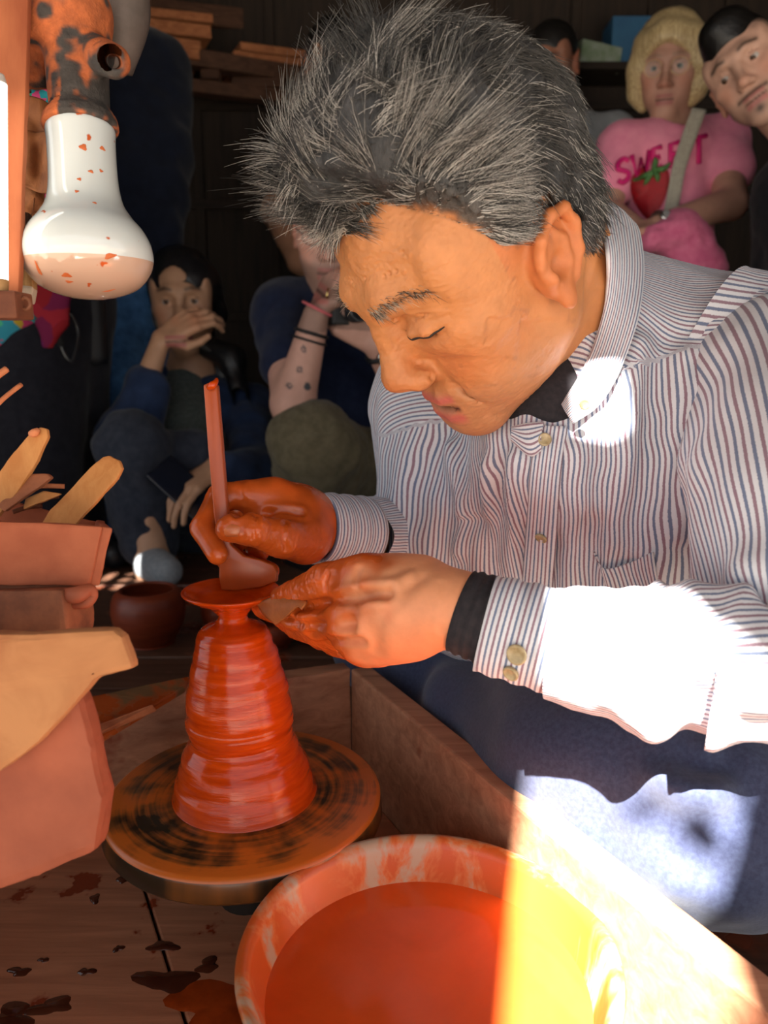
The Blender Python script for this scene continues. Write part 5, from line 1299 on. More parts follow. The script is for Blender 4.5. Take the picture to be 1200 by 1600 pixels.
# ---- standing person in navy jacket and jeans
wst = P(215, 395, 1.98); F = Field()
F.chain([P(200, 100, 2.05), wst], [.09, .09])
F.cap(P(200, 20, 2.05), P(205, -60, 2.05), .055, .055, 'u', .03); F.ell(P(208, -130, 2.03), (.078, .098, .115), None, 'u', .03)
md, mdb = build('person', 'standing onlooker in dark navy jacket and blue jeans, head out of view', np.array([wst[0], wst[1], 0]), F, *bounds([P(208, -220, 2.03), wst, P(268, 384, 1.9)], .14), lambda v: np.tile(tan_*.8, (len(v), 1)), h=.009)
J = Field(); M_nj = cloth('dark navy jacket', (.003, .0045, .011), (.005, .0075, .017), 40)
J.cap(P(150, 105, 2.05), P(240, 105, 2.05), .085, .08); J.cap(P(200, 150, 2.04), P(205, 400, 1.98), .15, .135, 'u', .08); J.chain([P(246, 110, 2.02), P(262, 240, 1.98), P(258, 365, 1.92)], [.075, .066, .05], 'u', .03, kin=.02)
wear('jacket', J, [P(150, 105, 2.05), P(205, 400, 1.98), P(258, 365, 1.92)], .16, M_nj, md, .009, .010, 12)
J = Field(); M_jn = cloth('blue denim', (.022, .065, .15), (.045, .12, .26), 30)
J.chain([P(205, 440, 1.97), P(172, 470, 1.93), P(170, 640, 1.86), P(178, 770, 1.84), P(182, 850, 1.84)], [.12, .095, .075, .066, .062], 'u', .05, kin=.03)
J.chain([P(225, 450, 2.0), P(240, 640, 2.0), P(250, 840, 2.0)], [.11, .085, .066], 'u', .05, kin=.03)
wear('jeans', J, [P(205, 400, 1.97), P(172, 470, 1.9), P(182, 860, 1.84), P(250, 840, 2.0)], .14, M_jn, md, .008, .009, 16, st=(.6, .6, 1.6))
obj('shoe', *tube([P(190, 856, 1.86), P(180, 862, 1.78), P(176, 866, 1.70)], [.045, .045, .03], 12), mat_plain('black leather shoe', (.01, .01, .012), .4), md)

# ---- person in black with flowered cloth at the far left
wst = P(60, 470, 1.62); F = Field(); F.chain([P(20, 120, 1.74), P(25, 440, 1.66)], [.06, .06]); F.ell(P(40, -150, 1.72), (.078, .098, .115), None, 'u', .03); F.cap(P(35, 40, 1.72), P(38, -80, 1.72), .055, .055, 'u', .03)
me_, meb = build('person', 'onlooker in black trousers and bright flowered top standing behind the tool crate', np.array([wst[0], wst[1], 0]), F, *bounds([P(30, 100, 1.72), wst, P(40, -260, 1.72)], .15), lambda v: np.tile(tan_, (len(v), 1)), h=.010)
def mat_flower(name, cols, scale):
    m, nt, b, N, L = _nt(name); vec = _coord(N, L); n = N.new('ShaderNodeTexVoronoi'); n.inputs['Scale'].default_value = scale
    wn_ = _noise(N, L, vec, scale*.8, 2); ad = N.new('ShaderNodeVectorMath'); ad.operation = 'MULTIPLY_ADD'; ad.inputs[1].default_value = (.06, .06, .06); L.new(wn_.outputs['Color'], ad.inputs[0]); L.new(vec, ad.inputs[2]); L.new(ad.outputs[0], n.inputs['Vector'])
    sp_ = N.new('ShaderNodeSeparateColor'); L.new(n.outputs['Color'], sp_.inputs[0]); r = N.new('ShaderNodeValToRGB'); r.color_ramp.interpolation = 'CONSTANT'; e = r.color_ramp.elements
    e[0].position = 0; e[0].color = (*cols[0], 1); e[1].position = 1/len(cols); e[1].color = (*cols[1], 1)
    for i in range(2, len(cols)): q = e.new(i/len(cols)); q.color = (*cols[i], 1)
    L.new(sp_.outputs[0], r.inputs['Fac']); L.new(r.outputs['Color'], b.inputs['Base Color']); b.inputs['Roughness'].default_value = .85; _spec(b, .1); return m
M_flow = mat_flower('flowered cotton', [(.02, .30, .33), (.40, .28, .03), (.45, .10, .42), (.03, .22, .30), (.40, .04, .12), (.06, .35, .20)], 26)
M_flow2 = mat_flower('dark flowered scarf', [(.10, .008, .035), (.16, .008, .012), (.02, .05, .05), (.09, .01, .06), (.20, .012, .02)], 22)
J = Field(); J.cap(P(-20, 110, 1.72), P(70, 110, 1.72), .09, .09); J.cap(P(25, 150, 1.71), P(20, 470, 1.60), .13, .12, 'u', .07); J.cap(P(20, 470, 1.58), P(-10, 520, 1.56), .11, .06, 'u', .05)
wear('flowered_top', J, [P(-20, 110, 1.72), P(70, 110, 1.72), P(20, 500, 1.58)], .14, M_flow, me_, .009, .008, 12)
J = Field(); J.chain([P(90, 330, 1.54), P(80, 440, 1.48), P(82, 500, 1.47), P(74, 540, 1.47)], [.05, .045, .032, .012], 'u', 0, flat=(CF, .35)); 
wear('scarf', J, [P(90, 330, 1.54), P(74, 545, 1.47)], .07, M_flow2, me_, .006, .006, 16)
J = Field(); J.chain([P(55, 470, 1.64), P(50, 640, 1.62), P(60, 830, 1.62), P(64, 900, 1.62)], [.13, .10, .085, .07], 'u', .05, kin=.04); J.chain([P(110, 470, 1.72), P(100, 640, 1.75), P(110, 850, 1.75)], [.10, .085, .075], 'u', .05, kin=.04)
wear('black_trousers', J, [P(55, 460, 1.64), P(64, 900, 1.62), P(110, 850, 1.75)], .15, cloth('black trousers', (.006, .006, .010), (.011, .011, .016), 60), me_, .009, .006, 12)
bg = thing('shoulder_bag', 'black shoulder bag with ring and cord hanging by the onlooker in black', 'bag', P(118, 500, 1.60))
obj('pouch', *box(P(128, 505, 1.66), (.05, .03, .09), bev=.02), mat_plain('black nylon', (.008, .008, .010), .6), bg)
obj('strap', *tube([P(62, 400, 1.55), P(78, 470, 1.50), P(96, 540, 1.50)], .006, 8), mat_plain('black webbing', (.01, .01, .011), .7), bg)
obj('strap_loop', *tube([P(92, 492, 1.52), P(96, 540, 1.53), P(112, 564, 1.54), P(122, 520, 1.55), P(108, 486, 1.53)], .004, 8), mat_plain('glossy black cord', (.012, .012, .013), .25), bg)

# ---- man in white t-shirt behind the potter
o = P(862, 105, 2.55); fr = face_frame(o, CAMV(o) + np.array([-.35, 0, -.15]), np.array([0, 0, 1]))
F = Field(); head_ops(F, fr); nb = P(885, 190, 2.60); sR, sL = P(830, 215, 2.58), P(958, 215, 2.62)
F.cap(fr(0, -.02, -.04), nb, .056, .06, 'u', .03); F.cap(sR, sL, .055, .055, 'u', .05); F.cap(nb + np.array([0, 0, -.1]), nb + np.array([0, 0, -.5]), .085, .085, 'u', .05)
F.chain([sL, P(985, 330, 2.6), P(985, 440, 2.55)], [.05, .042, .03], 'u', .03); hand_ops(F, P(985, 440, 2.55), np.array([0, 0, -1.]), np.array([-1., 0, 0]))
cf = lambda v: head_cols(fr, v, np.array([.30, .13, .08]), (.22, .08, .06), brow=((.02, .015, .01), .8))
mf, mfb = build('person', 'man in plain white t-shirt standing behind the potter\'s head', np.array([nb[0], nb[1], 0]), F, *bounds([fr(0, 0, .14), sR, sL, P(985, 460, 2.55), nb + np.array([0, 0, -.5])], .1), cf, h=.006)
eyes_(fr, mfb)
wear('hair', hair_field(fr, .006), [fr(0, 0, .06)], .14, mat('cropped dark hair', (.006, .005, .005), (.015, .012, .01), scale=80, rough=.5, bump=.5), mf, .006, .002)
J = Field(); J.cap(sR, sL, .075, .075); J.cap(nb + np.array([0, .0, -.1]), nb + np.array([0, .02, -.6]), .125, .13, 'u', .06); J.cap(sL, P(978, 280, 2.61), .072, .064, 'u', .03); J.cap(fr(0, -.02, -.06), nb + np.array([0, -.04, .02]), .06, .058, 's', .01)
wear('t_shirt', J, [sR, sL, nb + np.array([0, 0, -.6]), P(978, 280, 2.6)], .15, cloth('white t-shirt', (.34, .36, .38), (.42, .44, .46), 40), mf, .008, .006, 14)
J = Field(); zb = nb + np.array([0, .02, -.6]); J.cap(zb + np.array([-.09, 0, 0]), np.array([zb[0]-.10, zb[1], .08]), .09, .065); J.cap(zb + np.array([.09, 0, 0]), np.array([zb[0]+.10, zb[1], .08]), .09, .065, 'u', .04)
wear('trousers', J, [zb, np.array([zb[0], zb[1], .05])], .22, M_blk, mf, .01, .004)

# ---- blonde woman in pink
o = P(1046, 112, 2.13); fr = face_frame(o, CAMV(o) + np.array([-.10, 0, -.02]), np.array([.03, 0, 1]))
F = Field(); head_ops(F, fr, jaw=1.0); nb = P(1052, 195, 2.18); sR, sL = P(972, 232, 2.16), P(1128, 222, 2.18)
F.cap(fr(0, -.02, -.04), nb, .050, .056, 'u', .03); F.cap(sR, sL, .05, .05, 'u', .05); F.cap(nb + np.array([0, 0, -.1]), nb + np.array([0, 0, -.5]), .08, .085, 'u', .05)
F.chain([sR, P(948, 330, 2.12), P(1000, 362, 1.99)], [.045, .040, .028], 'u', .03, kin=.01); F.chain([sL, P(1142, 318, 2.08), P(1030, 352, 1.96)], [.047, .044, .028], 'u', .03, kin=.01)
hand_ops(F, P(1030, 352, 1.96), P(985, 362, 1.95)-P(1030, 352, 1.96), np.array([0, .3, -1.]), .95, side=-1); hand_ops(F, P(1000, 364, 1.99), np.array([1., 0, -.2]), np.array([0, .3, -1.]), .9)
cf = lambda v: head_cols(fr, v, np.array([.47, .25, .18]), (.38, .13, .12), brow=((.20, .13, .08), .6))
mg, mgb = build('person', 'blonde woman with glasses in a pink strawberry t-shirt, arms folded', np.array([nb[0], nb[1], 0]), F, *bounds([fr(0, 0, .14), sR, sL, P(948, 340, 2.1), P(1150, 320, 2.05), P(1000, 380, 1.9), nb + np.array([0, 0, -.5])], .09), cf, h=.0045)
eyes_(fr, mgb, (.045, .05, .048))
HB = hair_field(fr, .012, -.07, short=False, fringe=((0, .058, .078), (.062, .040, .045)))
for q in (-1, 1): HB.chain([fr(q*.062, .020, .07), fr(q*.077, .028, .01), fr(q*.076, .024, -.045), fr(q*.064, .030, -.080)], [.032, .028, .026, .016], 'u', .04, kin=.03)
HB.ell(fr(.005, -.02, .115), (.06, .06, .035), fr.R, 'u', .03)
HB.box(fr(0, .135, -.03), np.array([.054, .075, .085])*1.0, fr.R, .03, 's', .012)
M_bl = mat('blonde hair', (.30, .20, .085), (.62, .48, .26), scale=30, rough=.4, bump=.7, stretch=(9, 9, .3), dist=.0015, spec=.4)
wear('hair', HB, [fr(0, 0, .06)], .16, M_bl, mg, .0045, .002, 30)
glasses(fr, mg, mat_plain('gold wire', (.6, .42, .2), .3, metal=1), r=.023, asp=.9, thick=.0009)
M_pk = cloth('pink cotton t-shirt', (.72, .22, .33), (.80, .28, .39), 30)
J = Field(); J.cap(sR, sL, .066, .066); J.cap(nb + np.array([0, .0, -.11]), nb + np.array([0, .0, -.50]), .125, .14, 'u', .06); J.cap(sR, P(958, 285, 2.14), .068, .066, 'u', .03); J.cap(sL, P(1138, 265, 2.13), .070, .068, 'u', .03)
J.cap(fr(0, -.02, -.05), nb + np.array([0, -.045, .0]), .058, .055, 's', .012)
ts = wear('t_shirt', J, [sR, sL, nb + np.array([0, 0, -.50]), P(958, 285, 2.14), P(1138, 265, 2.13)], .16, M_pk, mg, .0065, .005, 14)
tb = bvh(ts)
def decal_pt(px, py, off):
    p, n = hit(tb, px, py); p = P(px, py, 2.05) if p is None else p
    return p + nrm(C0-p)*off
# strawberry: raised sequin patch with leaves
a = np.linspace(0, 2*np.pi, 40, endpoint=False)
berry = [(1016, 270), (1002, 262), (988, 276), (985, 296), (992, 318), (1006, 338), (1016, 342), (1028, 332), (1040, 306), (1046, 282), (1040, 262)]
bo = outline(np.array([(x, y_, 0) for x, y_ in berry]), 36)[:, :2]; cen = bo.mean(0); V = [decal_pt(*cen, .012)]; Fc = []; n_ = len(bo)
for k, (f_, of) in enumerate(((.5, .011), (.85, .008), (1.0, .002))):
    for q in bo: V.append(decal_pt(*(cen + (q-cen)*f_), of))
Fc = [(0, 1+i, 1+(i+1) % n_) for i in range(n_)]
for k in range(2): Fc += [(1+k*n_+i, 1+(k+1)*n_+i, 1+(k+1)*n_+(i+1) % n_, 1+k*n_+(i+1) % n_) for i in range(n_)]
M_red = mat('red sequins', (.30, .004, .010), (.50, .010, .02), scale=350, rough=.3, bump=.8, dist=.003, spec=.6)
M_grn = mat('green sequins', (.02, .09, .02), (.10, .28, .06), scale=350, rough=.3, bump=.8, dist=.003, spec=.6)
sb_ = obj('strawberry_patch', V, Fc, M_red, ts)
for (pts) in ([(1020, 268), (1004, 276), (990, 282)], [(1020, 268), (1012, 280), (1006, 290)], [(1022, 266), (1027, 276), (1028, 284)], [(1022, 264), (1036, 264), (1048, 254)], [(1021, 266), (1024, 252), (1023, 246)]):
    obj('strawberry_leaf', *tube([decal_pt(x, y_, .012) for x, y_ in pts], [.006, .008, .003], 8), M_grn, sb_)
# lettering SWEET on the chest
LET = {'S': [[(.9, .85), (.5, 1), (.1, .85), (.1, .62), (.5, .5), (.9, .36), (.9, .14), (.5, 0), (.1, .14)]], 'W': [[(0, 1), (.24, 0), (.5, .7), (.76, 0), (1, 1)]], 'E': [[(.9, 1), (.1, 1), (.1, 0), (.9, 0)], [(.1, .52), (.75, .52)]], 'T': [[(0, 1), (1, 1)], [(.5, 1), (.5, 0)]]}
M_let = mat_plain('magenta print', (.62, .01, .16), .6)
for ch, xa, xb, yt, yb in (('S', 964, 984, 248, 285), ('W', 987, 1015, 238, 276), ('E', 1019, 1036, 231, 262), ('E', 1046, 1064, 224, 258), ('T', 1080, 1104, 215, 256)):
    for st in LET[ch]:
        pts = [decal_pt(xa + u_*(xb-xa), yb - v_*(yb-yt) - (u_-.5)*(xb-xa)*.28, .004) for (u_, v_) in st]
        obj('letter', *tube(pts, .0070, 6, smooth=(ch == 'S')), M_let, ts)
# cream bag strap across the chest
rowA, rowB = [], []
for (xa, ya, xb, yb) in ((1082, 168, 1104, 172), (1066, 210, 1088, 216), (1052, 255, 1072, 262), (1043, 300, 1064, 304), (1036, 335, 1058, 335)):
    rowA.append(decal_pt(xa, ya, .016)); rowB.append(decal_pt(xb, yb, .016))
st_ = sheet('bag_strap', [rowA, rowB], cloth('cream webbing', (.34, .31, .25), (.42, .39, .32)), None, .003, nu=30, nv=5)
tag(st_, 'wide cream bag strap slung across the pink t-shirt', 'strap')
J = Field(); J.chain([P(1022, 372, 1.93), P(1060, 362, 1.95), P(1082, 372, 1.97)], [.035, .050, .042]); J.cap(P(1060, 380, 1.98), P(1085, 420, 2.0), .06, .08, 'u', .03)
pj = wear('pink_sweater', J, [P(1022, 372, 1.93), P(1085, 430, 2.0)], .1, cloth('pink knit', (.50, .10, .20), (.62, .16, .27), 40), None, .006, .008, 22); tag(pj, 'rolled pink sweater held under the blonde woman\'s arms', 'sweater')
wt = thing('wristwatch', 'round silver watch on the blonde woman\'s wrist', 'watch', P(1028, 344, 1.94))
ax = nrm(P(1060, 344, 1.99)-P(1010, 356, 1.955)); c_ = P(1030, 352, 1.96); wn = nrm(CAMV(c_) - ax*np.dot(CAMV(c_), ax) + np.array([0, 0, .5])); wn = nrm(wn - ax*np.dot(wn, ax))
wristband('strap', c_, ax, .032, .005, mat_plain('steel strap', (.4, .4, .4), .3, metal=1), wt)
obj('case', *lathe([(0, .005), (.014, .005), (.0165, .003), (.017, -.002)], c_ + wn*.034, wn, 24), mat_plain('bright steel', (.6, .6, .6), .25, metal=1), wt)
obj('dial', *lathe([(0, .0056), (.0125, .0056)], c_ + wn*.034, wn, 24), mat_plain('grey dial', (.25, .25, .25), .35), wt)
J = Field(); zb = nb + np.array([0, .0, -.55]); J.cap(zb + np.array([-.08, 0, 0]), np.array([zb[0]-.09, zb[1], .08]), .10, .065); J.cap(zb + np.array([.08, 0, 0]), np.array([zb[0]+.09, zb[1], .08]), .10, .065, 'u', .04)
wear('trousers', J, [zb, np.array([zb[0], zb[1], .05])], .22, cloth('pale trousers', (.3, .28, .26), (.36, .34, .32)), mg, .01, .004)

# ---- man with moustache leaning in from the right
up_ = nrm(CR*(-35) + CU*48 - CF*6); o = P(1176, 118, 1.72)
fr = face_frame(o, -CF*.72 - CR*.62 - CU*.34, up_, 1.02)
F = Field(); head_ops(F, fr, jaw=1.0); nb = P(1262, 215, 1.76); sR, sL = P(1240, 300, 1.76), P(1390, 250, 1.8)
F.cap(fr(0, -.02, -.04), nb, .054, .058, 'u', .03); F.cap(sR, sL, .06, .06, 'u', .05); F.cap(nb + np.array([.03, 0, -.1]), nb + np.array([.05, 0, -.5]), .08, .085, 'u', .05)
def cf(v):
    c = head_cols(fr, v, np.array([.50, .29, .21]), (.42, .15, .13), stubble=((.20, .13, .10), .25), brow=((.025, .018, .013), .95))
    q = fr.loc(v); m = np.exp(-((q[:, 2]+.0485+.10*np.maximum(np.abs(q[:, 0])-.012, 0))/.0042)**2)*(np.abs(q[:, 0]) < .034)*(q[:, 1] > .07)*.85
    g_ = np.exp(-((q[:, 2]+.086)/.009)**2 - (q[:, 0]/.010)**2)*(q[:, 1] > .07)*.9; m = np.clip(np.maximum(m, g_), 0, 1)
    # shaved sides
    sh_ = sstep(.035, .05, q[:, 2])*(q[:, 1] < .05)*.6
    c = c*(1-m[:, None]) + np.array([.025, .016, .012])*m[:, None]; return c*(1-sh_[:, None]) + np.array([.10, .07, .05])*sh_[:, None]
mh, mhb = build('person', 'young man with moustache and shaved temples leaning in from the side', np.array([nb[0]+.05, nb[1], 0]), F, *bounds([fr(0, 0, .14), sR, sL, nb + np.array([.05, 0, -.5])], .12), cf, h=.0042)
eyes_(fr, mhb, gaze=(.25, -.35))
HM = Field(); HM.ell(fr(0, -.012, .058), (.071, .101, .088), fr.R); HM.ell(fr(0, .040, .112), (.050, .050, .034), fr.R, 'u', .03); HM.ell(fr(0, .125, -.010), (.075, .072, .095), fr.R, 's', .012); HM.box(fr(0, 0, -.085), (.13, .13, .135), fr.R, .02, 's', .015)
wear('hair', HM, [fr(0, 0, .08)], .14, mat('black swept hair', (.004, .004, .004), (.012, .010, .009), scale=60, rough=.35, bump=.6, stretch=(3, 3, 3), dist=.002), mh, .005, .002)
J = Field(); J.cap(sR, sL, .078, .08); J.cap(nb + np.array([.01, 0, -.06]), sL, .066, .07, 'u', .03); J.cap(nb + np.array([.03, .0, -.13]), nb + np.array([.05, .02, -.7]), .125, .13, 'u', .06); J.chain([sR, P(1240, 420, 1.74)], [.07, .055], 'u', .03)
wear('black_shirt', J, [sR, sL, nb + np.array([.05, 0, -.7]), P(1240, 420, 1.74)], .15, M_blk, mh, .008, .006, 14)
J = Field(); zb = nb + np.array([.05, .02, -.7]); J.cap(zb + np.array([-.09, 0, 0]), np.array([zb[0]-.10, zb[1], .08]), .09, .065); J.cap(zb + np.array([.09, 0, 0]), np.array([zb[0]+.10, zb[1], .08]), .09, .065, 'u', .04)
wear('trousers', J, [zb, np.array([zb[0], zb[1], .05])], .2, M_blk, mh, .01, .004)
# sock of somebody seated behind the potter's arm
S_ = Field(); S_.chain([PZ(702, 884, .024), PZ(735, 886, .030), PZ(775, 880, .036)], [.022, .030, .036], 'u', .02)
sk = wear('white_sock', S_, [PZ(702, 884, .024), PZ(775, 880, .036)], .05, cloth('white sock', (.36, .40, .44), (.44, .48, .52)), None, .005, .001); tag(sk, 'white-socked foot on the floor behind the potter\'s sleeve', 'sock')
# ------------------------------------------------------------------ lamp and things at the left edge
LD = .50; px_m = LD/FPX
bulb_top, bulb_bot = P(126, 205, LD), P(141, 458, LD); bax = nrm(bulb_bot-bulb_top); bl_ = np.linalg.norm(bulb_bot-bulb_top)/253
lamp = thing('hanging_lamp', 'clay-spattered heat lamp with white mushroom bulb in a rusty socket', 'lamp', P(126, 0, LD))
prof = np.array([(50, -6), (52, 2), (51, 20), (51, 60), (53, 92), (59, 118), (72, 140), (86, 158), (95, 176), (98.5, 194), (97, 208), (91, 222), (78, 237), (56, 248), (30, 254), (0, 256)], float)*bl_
def mat_bulb():
    m, nt, b, N, L = _nt('frosted lamp glass'); tc = N.new('ShaderNodeTexCoord'); sp_ = N.new('ShaderNodeSeparateXYZ'); L.new(tc.outputs['Object'], sp_.inputs[0])
    lvl = P(141, 408, LD)[2]
    g = N.new('ShaderNodeMath'); g.operation = 'GREATER_THAN'; g.inputs[1].default_value = float(lvl); L.new(sp_.outputs[2], g.inputs[0])
    mx = N.new('ShaderNodeMix'); mx.data_type = 'RGBA'; mx.inputs[6].default_value = (.56, .37, .27, 1); mx.inputs[7].default_value = (.60, .64, .63, 1); L.new(g.outputs[0], mx.inputs[0])
    vec = _coord(N, L); n = _noise(N, L, vec, 95, 2, .5); r = _ramp(N, (0, 0, 0), (1, 1, 1), .70, .73); L.new(n.outputs['Fac'], r.inputs['Fac'])
    m2 = N.new('ShaderNodeMix'); m2.data_type = 'RGBA'; L.new(r.outputs['Color'], m2.inputs[0]); L.new(mx.outputs[2], m2.inputs[6]); m2.inputs[7].default_value = (.50, .09, .02, 1)
    L.new(m2.outputs[2], b.inputs['Base Color']); b.inputs['Roughness'].default_value = .12; _spec(b, .6); b.inputs['Coat Weight'].default_value = .5; b.inputs['Coat Roughness'].default_value = .04
    b.inputs['Subsurface Weight'].default_value = .25; b.inputs['Subsurface Radius'].default_value = (.02, .02, .02); return m
bu = obj('bulb', *lathe([tuple(q) for q in spline(prof, 60)], bulb_top, bax, 64), mat_bulb(), lamp)
M_splat = mat('clay splash', (.46, .09, .02), (.56, .14, .04), scale=80, rough=.6)
bub = bvh(bu)
for (x, y_, rx, ry) in ((172, 400, 11, 5), (104, 430, 9, 6), (108, 440, 7, 4), (130, 230, 7, 6), (160, 232, 6, 4), (142, 268, 5, 3), (158, 267, 4, 3), (124, 280, 4, 3), (120, 299, 4, 3), (148, 317, 4, 3), (170, 454, 13, 3), (60, 420, 4, 16)):
    p, n = hit(bub, x, y_)
    if p is None: continue
    n = n if np.dot(n, C0-p) > 0 else -n; R = frame_z(n, CR); a = np.linspace(0, 2*np.pi, 12, endpoint=False); q = 1+.25*np.sin(3*a+x)
    V = [p + n*.0007] + [p + n*.0001 + (R[0]*rx*math.cos(t) + R[1]*ry*math.sin(t))*px_m*.8*w_ for t, w_ in zip(a, q)]
    obj('clay_splash', V, [(0, 1+i, 1+(i+1) % 12) for i in range(12)], M_splat, bu)
SK = Field(); sp0, sp1 = P(126, 200, LD), P(118, 60, LD)
SK.cap(P(125, 176, LD), P(118, 70, LD), 45*px_m, 48*px_m); SK.ell(P(112, 22, LD), np.array([62, 62, 60])*px_m, None, 'u', .012)
SK.cap(P(150, 84, LD-.01), P(178, 96, LD-.03), 27*px_m, 24*px_m, 'u', .006); SK.cap(P(182, 96, LD-.05), P(174, 96, LD-.01), 10*px_m, 10*px_m, 's', .002)
SK.box(P(66, 44, LD-.01), np.array([34, 26, 20])*px_m, None, .004, 'u', .006); SK.box(P(52, 100, LD+.01), np.array([22, 20, 34])*px_m, None, .004, 'u', .008)
for yy, r in ((180, 49), (189, 55), (198, 57)): SK.torus(P(126, yy, LD), r*px_m - .0022, .0026, bax, 'u', .0015)
SK.cap(P(127, 208, LD), P(122, 165, LD), 44*px_m, 40*px_m, 's', .001)
so = field_obj('socket', SK, *bounds([P(20, -50, LD), P(210, 215, LD)], .03), .0016, mat_col('clay crusted iron', rough=.8, bump=.8, bscale=120, dist=.003, var=.35, vscale=90), lamp, it=1)
v = verts(so); nn = vnoise(v, 80, 3)*.6 + vnoise(v, 200, 5)*.4; low = sstep(P(120, 105, LD)[2], P(120, 140, LD)[2], v[:, 2])
mclay = sstep(-.15, .25, nn + .35 - .75*low*(v[:, 0] > P(112, 100, LD)[0])); setcol(so, np.array([.045, .038, .033])*(1-mclay[:, None]) + np.array([.42, .105, .03])*mclay[:, None])
obj('cable_pipe', *tube([P(186, -30, .54), P(190, 30, .54), P(180, 110, .55)], [.020, .019, .012], 14), mat('grey pipe', (.10, .075, .06), (.16, .12, .10), rough=.6), lamp)
# upright board at the picture's edge with a glowing tube added for its bright strip
M_post = mat('clay washed board', (.27, .065, .022), (.40, .12, .045), scale=14, rough=.8, bump=.4, stretch=(3, 3, .4))
pb = slab('upright_board', [(-120, -60), (45, -60), (40, 150), (28, 470), (-120, 470)], [.47, .47, .47, .47, .47], .006, M_post, 'clay-washed upright board carrying the lamp at the picture\'s edge')
blk = obj('board_foot', *box(P(-10, 478, .462), (.019, .012, .008), bev=.002), mat('rusty bracket', (.09, .025, .012), (.16, .05, .02), rough=.8), pb, False)
tl = thing('glow_strip', 'bright white strip upright on the clay-washed board, added as a glowing tube', 'lamp', P(0, 460, .455))
obj('tube', *tube([P(-1, 130, .455), P(0, 290, .455), P(1, 440, .455)], .0042, 14), mat_plain('glowing strip', (.9, .9, .85), .3, emit=(1, .93, .78), estr=5), tl)
obj('strip_end', *tube([P(-1, 117, .455), P(-1, 132, .455)], [.0028, .0046], 12), mat_plain('pale strip end', (.5, .45, .4), .5), tl)
obj('strip_end', *tube([P(1, 438, .455), P(1, 462, .455)], [.0046, .0040], 12), mat('brown strip end', (.25, .12, .04), (.45, .26, .10), rough=.7), tl)
hk = obj('screw_eye', *tube([P(18, 472, .46), P(30, 474, .46), P(36, 466, .458), P(44, 468, .458), P(47, 476, .458), P(42, 483, .459), P(34, 481, .46), P(30, 475, .46)], .0011, 8, seg=60), mat('rust', (.12, .04, .02), (.2, .07, .03), rough=.7)); tag(hk, 'small rusty screw eye under the upright board', 'hook')
wr_ = obj('loose_wire', *tube([P(8, 376, .47), P(34, 360, .50), P(50, 334, .52), P(54, 310, .54)], .0005, 6), mat_plain('copper wire', (.5, .2, .08), .4)); tag(wr_, 'thin curved wire between the board and the bulb', 'wire')
# stiff clay-caked cloths and a brush hanging behind the lamp
M_rag = mat('clay caked cloth', (.20, .065, .02), (.46, .17, .055), scale=30, rough=.75, bump=.6, dist=.004, warp=1.0)
def rag(c4, seed, lab, m=M_rag, amp=.008):
    a, b, c, d_ = [P(*q) for q in c4]; n = 26; G = np.zeros((n, n, 3))
    for i, s in enumerate(np.linspace(0, 1, n)):
        for j, t in enumerate(np.linspace(0, 1, n)): G[i, j] = (a*(1-t)+b*t)*(1-s) + (d_*(1-t)+c*t)*s
    q = G.reshape(-1, 3); G = G + ((amp*vnoise(q*np.array([1.6, 1, .7]), 45, seed) + .4*amp*vnoise(q, 110, seed+1)).reshape(n, n, 1))*np.array([.35, -1, .25])
    o = grid_obj('caked_cloth', G, m, None, .0018); tag(o, lab, 'cloth', 'clay-caked cloths hung behind the lamp'); return o
rag([(28, 150, .56), (92, 160, .55), (88, 205, .55), (26, 215, .56)], 3, 'uppermost brown caked cloth with a drooping corner beside the socket')
rag([(26, 205, .55), (92, 198, .54), (96, 310, .54), (24, 285, .55)], 5, 'broad orange caked cloth hanging beside the bulb\'s neck')
rag([(24, 285, .56), (70, 300, .56), (66, 345, .56), (20, 400, .56)], 8, 'lowest crumpled caked cloth below the broad orange one')
rag([(70, 139, .694), (100, 139, .694), (104, 240, .70), (66, 230, .70)], 9, 'dark green patterned rag glimpsed beside the socket', mat_flower('green red rag', [(.02, .10, .08), (.30, .02, .06), (.02, .06, .05), (.10, .05, .02)], 40), .006)
rag([(50, 140, .688), (84, 140, .688), (84, 372, .66), (46, 392, .66)], 12, 'pink and teal flowered rag hanging beside the bulb', mat_flower('pink teal rag', [(.40, .03, .10), (.02, .22, .24), (.45, .05, .14), (.30, .02, .08)], 45), .006)
rd = obj('drying_rod', *tube([P(-150, 138, .69), P(120, 138, .69)], .004, 10, smooth=False), M_dark); tag(rd, 'thin dark rod behind the socket from which the rags hang', 'rod')
br = thing('flat_brush', 'old flat bristle brush hanging bristles down under the caked cloths', 'brush', P(40, 470, .50))
obj('bristles', *prism([P(26, 398, .50), P(52, 402, .50), P(51, 446, .50), P(47, 470, .50), P(31, 468, .50), P(25, 440, .50)], CF*.008, .002), mat('tan bristle', (.30, .15, .05), (.48, .28, .11), scale=40, rough=.8, bump=.8, stretch=(8, 8, .3)), br, False)
obj('bristle_tips', *prism([P(27, 444, .4995), P(51, 446, .4995), P(46, 472, .4995), P(32, 470, .4995)], CF*.009, .002), mat('pale bristle tips', (.42, .33, .24), (.56, .46, .36), scale=40, rough=.8, bump=.6, stretch=(8, 8, .3)), br, False)
obj('handle', *prism([P(30, 330, .505), P(44, 330, .505), P(50, 400, .502), P(27, 400, .502)], CF*.007, .002), mat_wood('dark handle', (.06, .025, .012), (.12, .05, .025), axis=2), br, False)

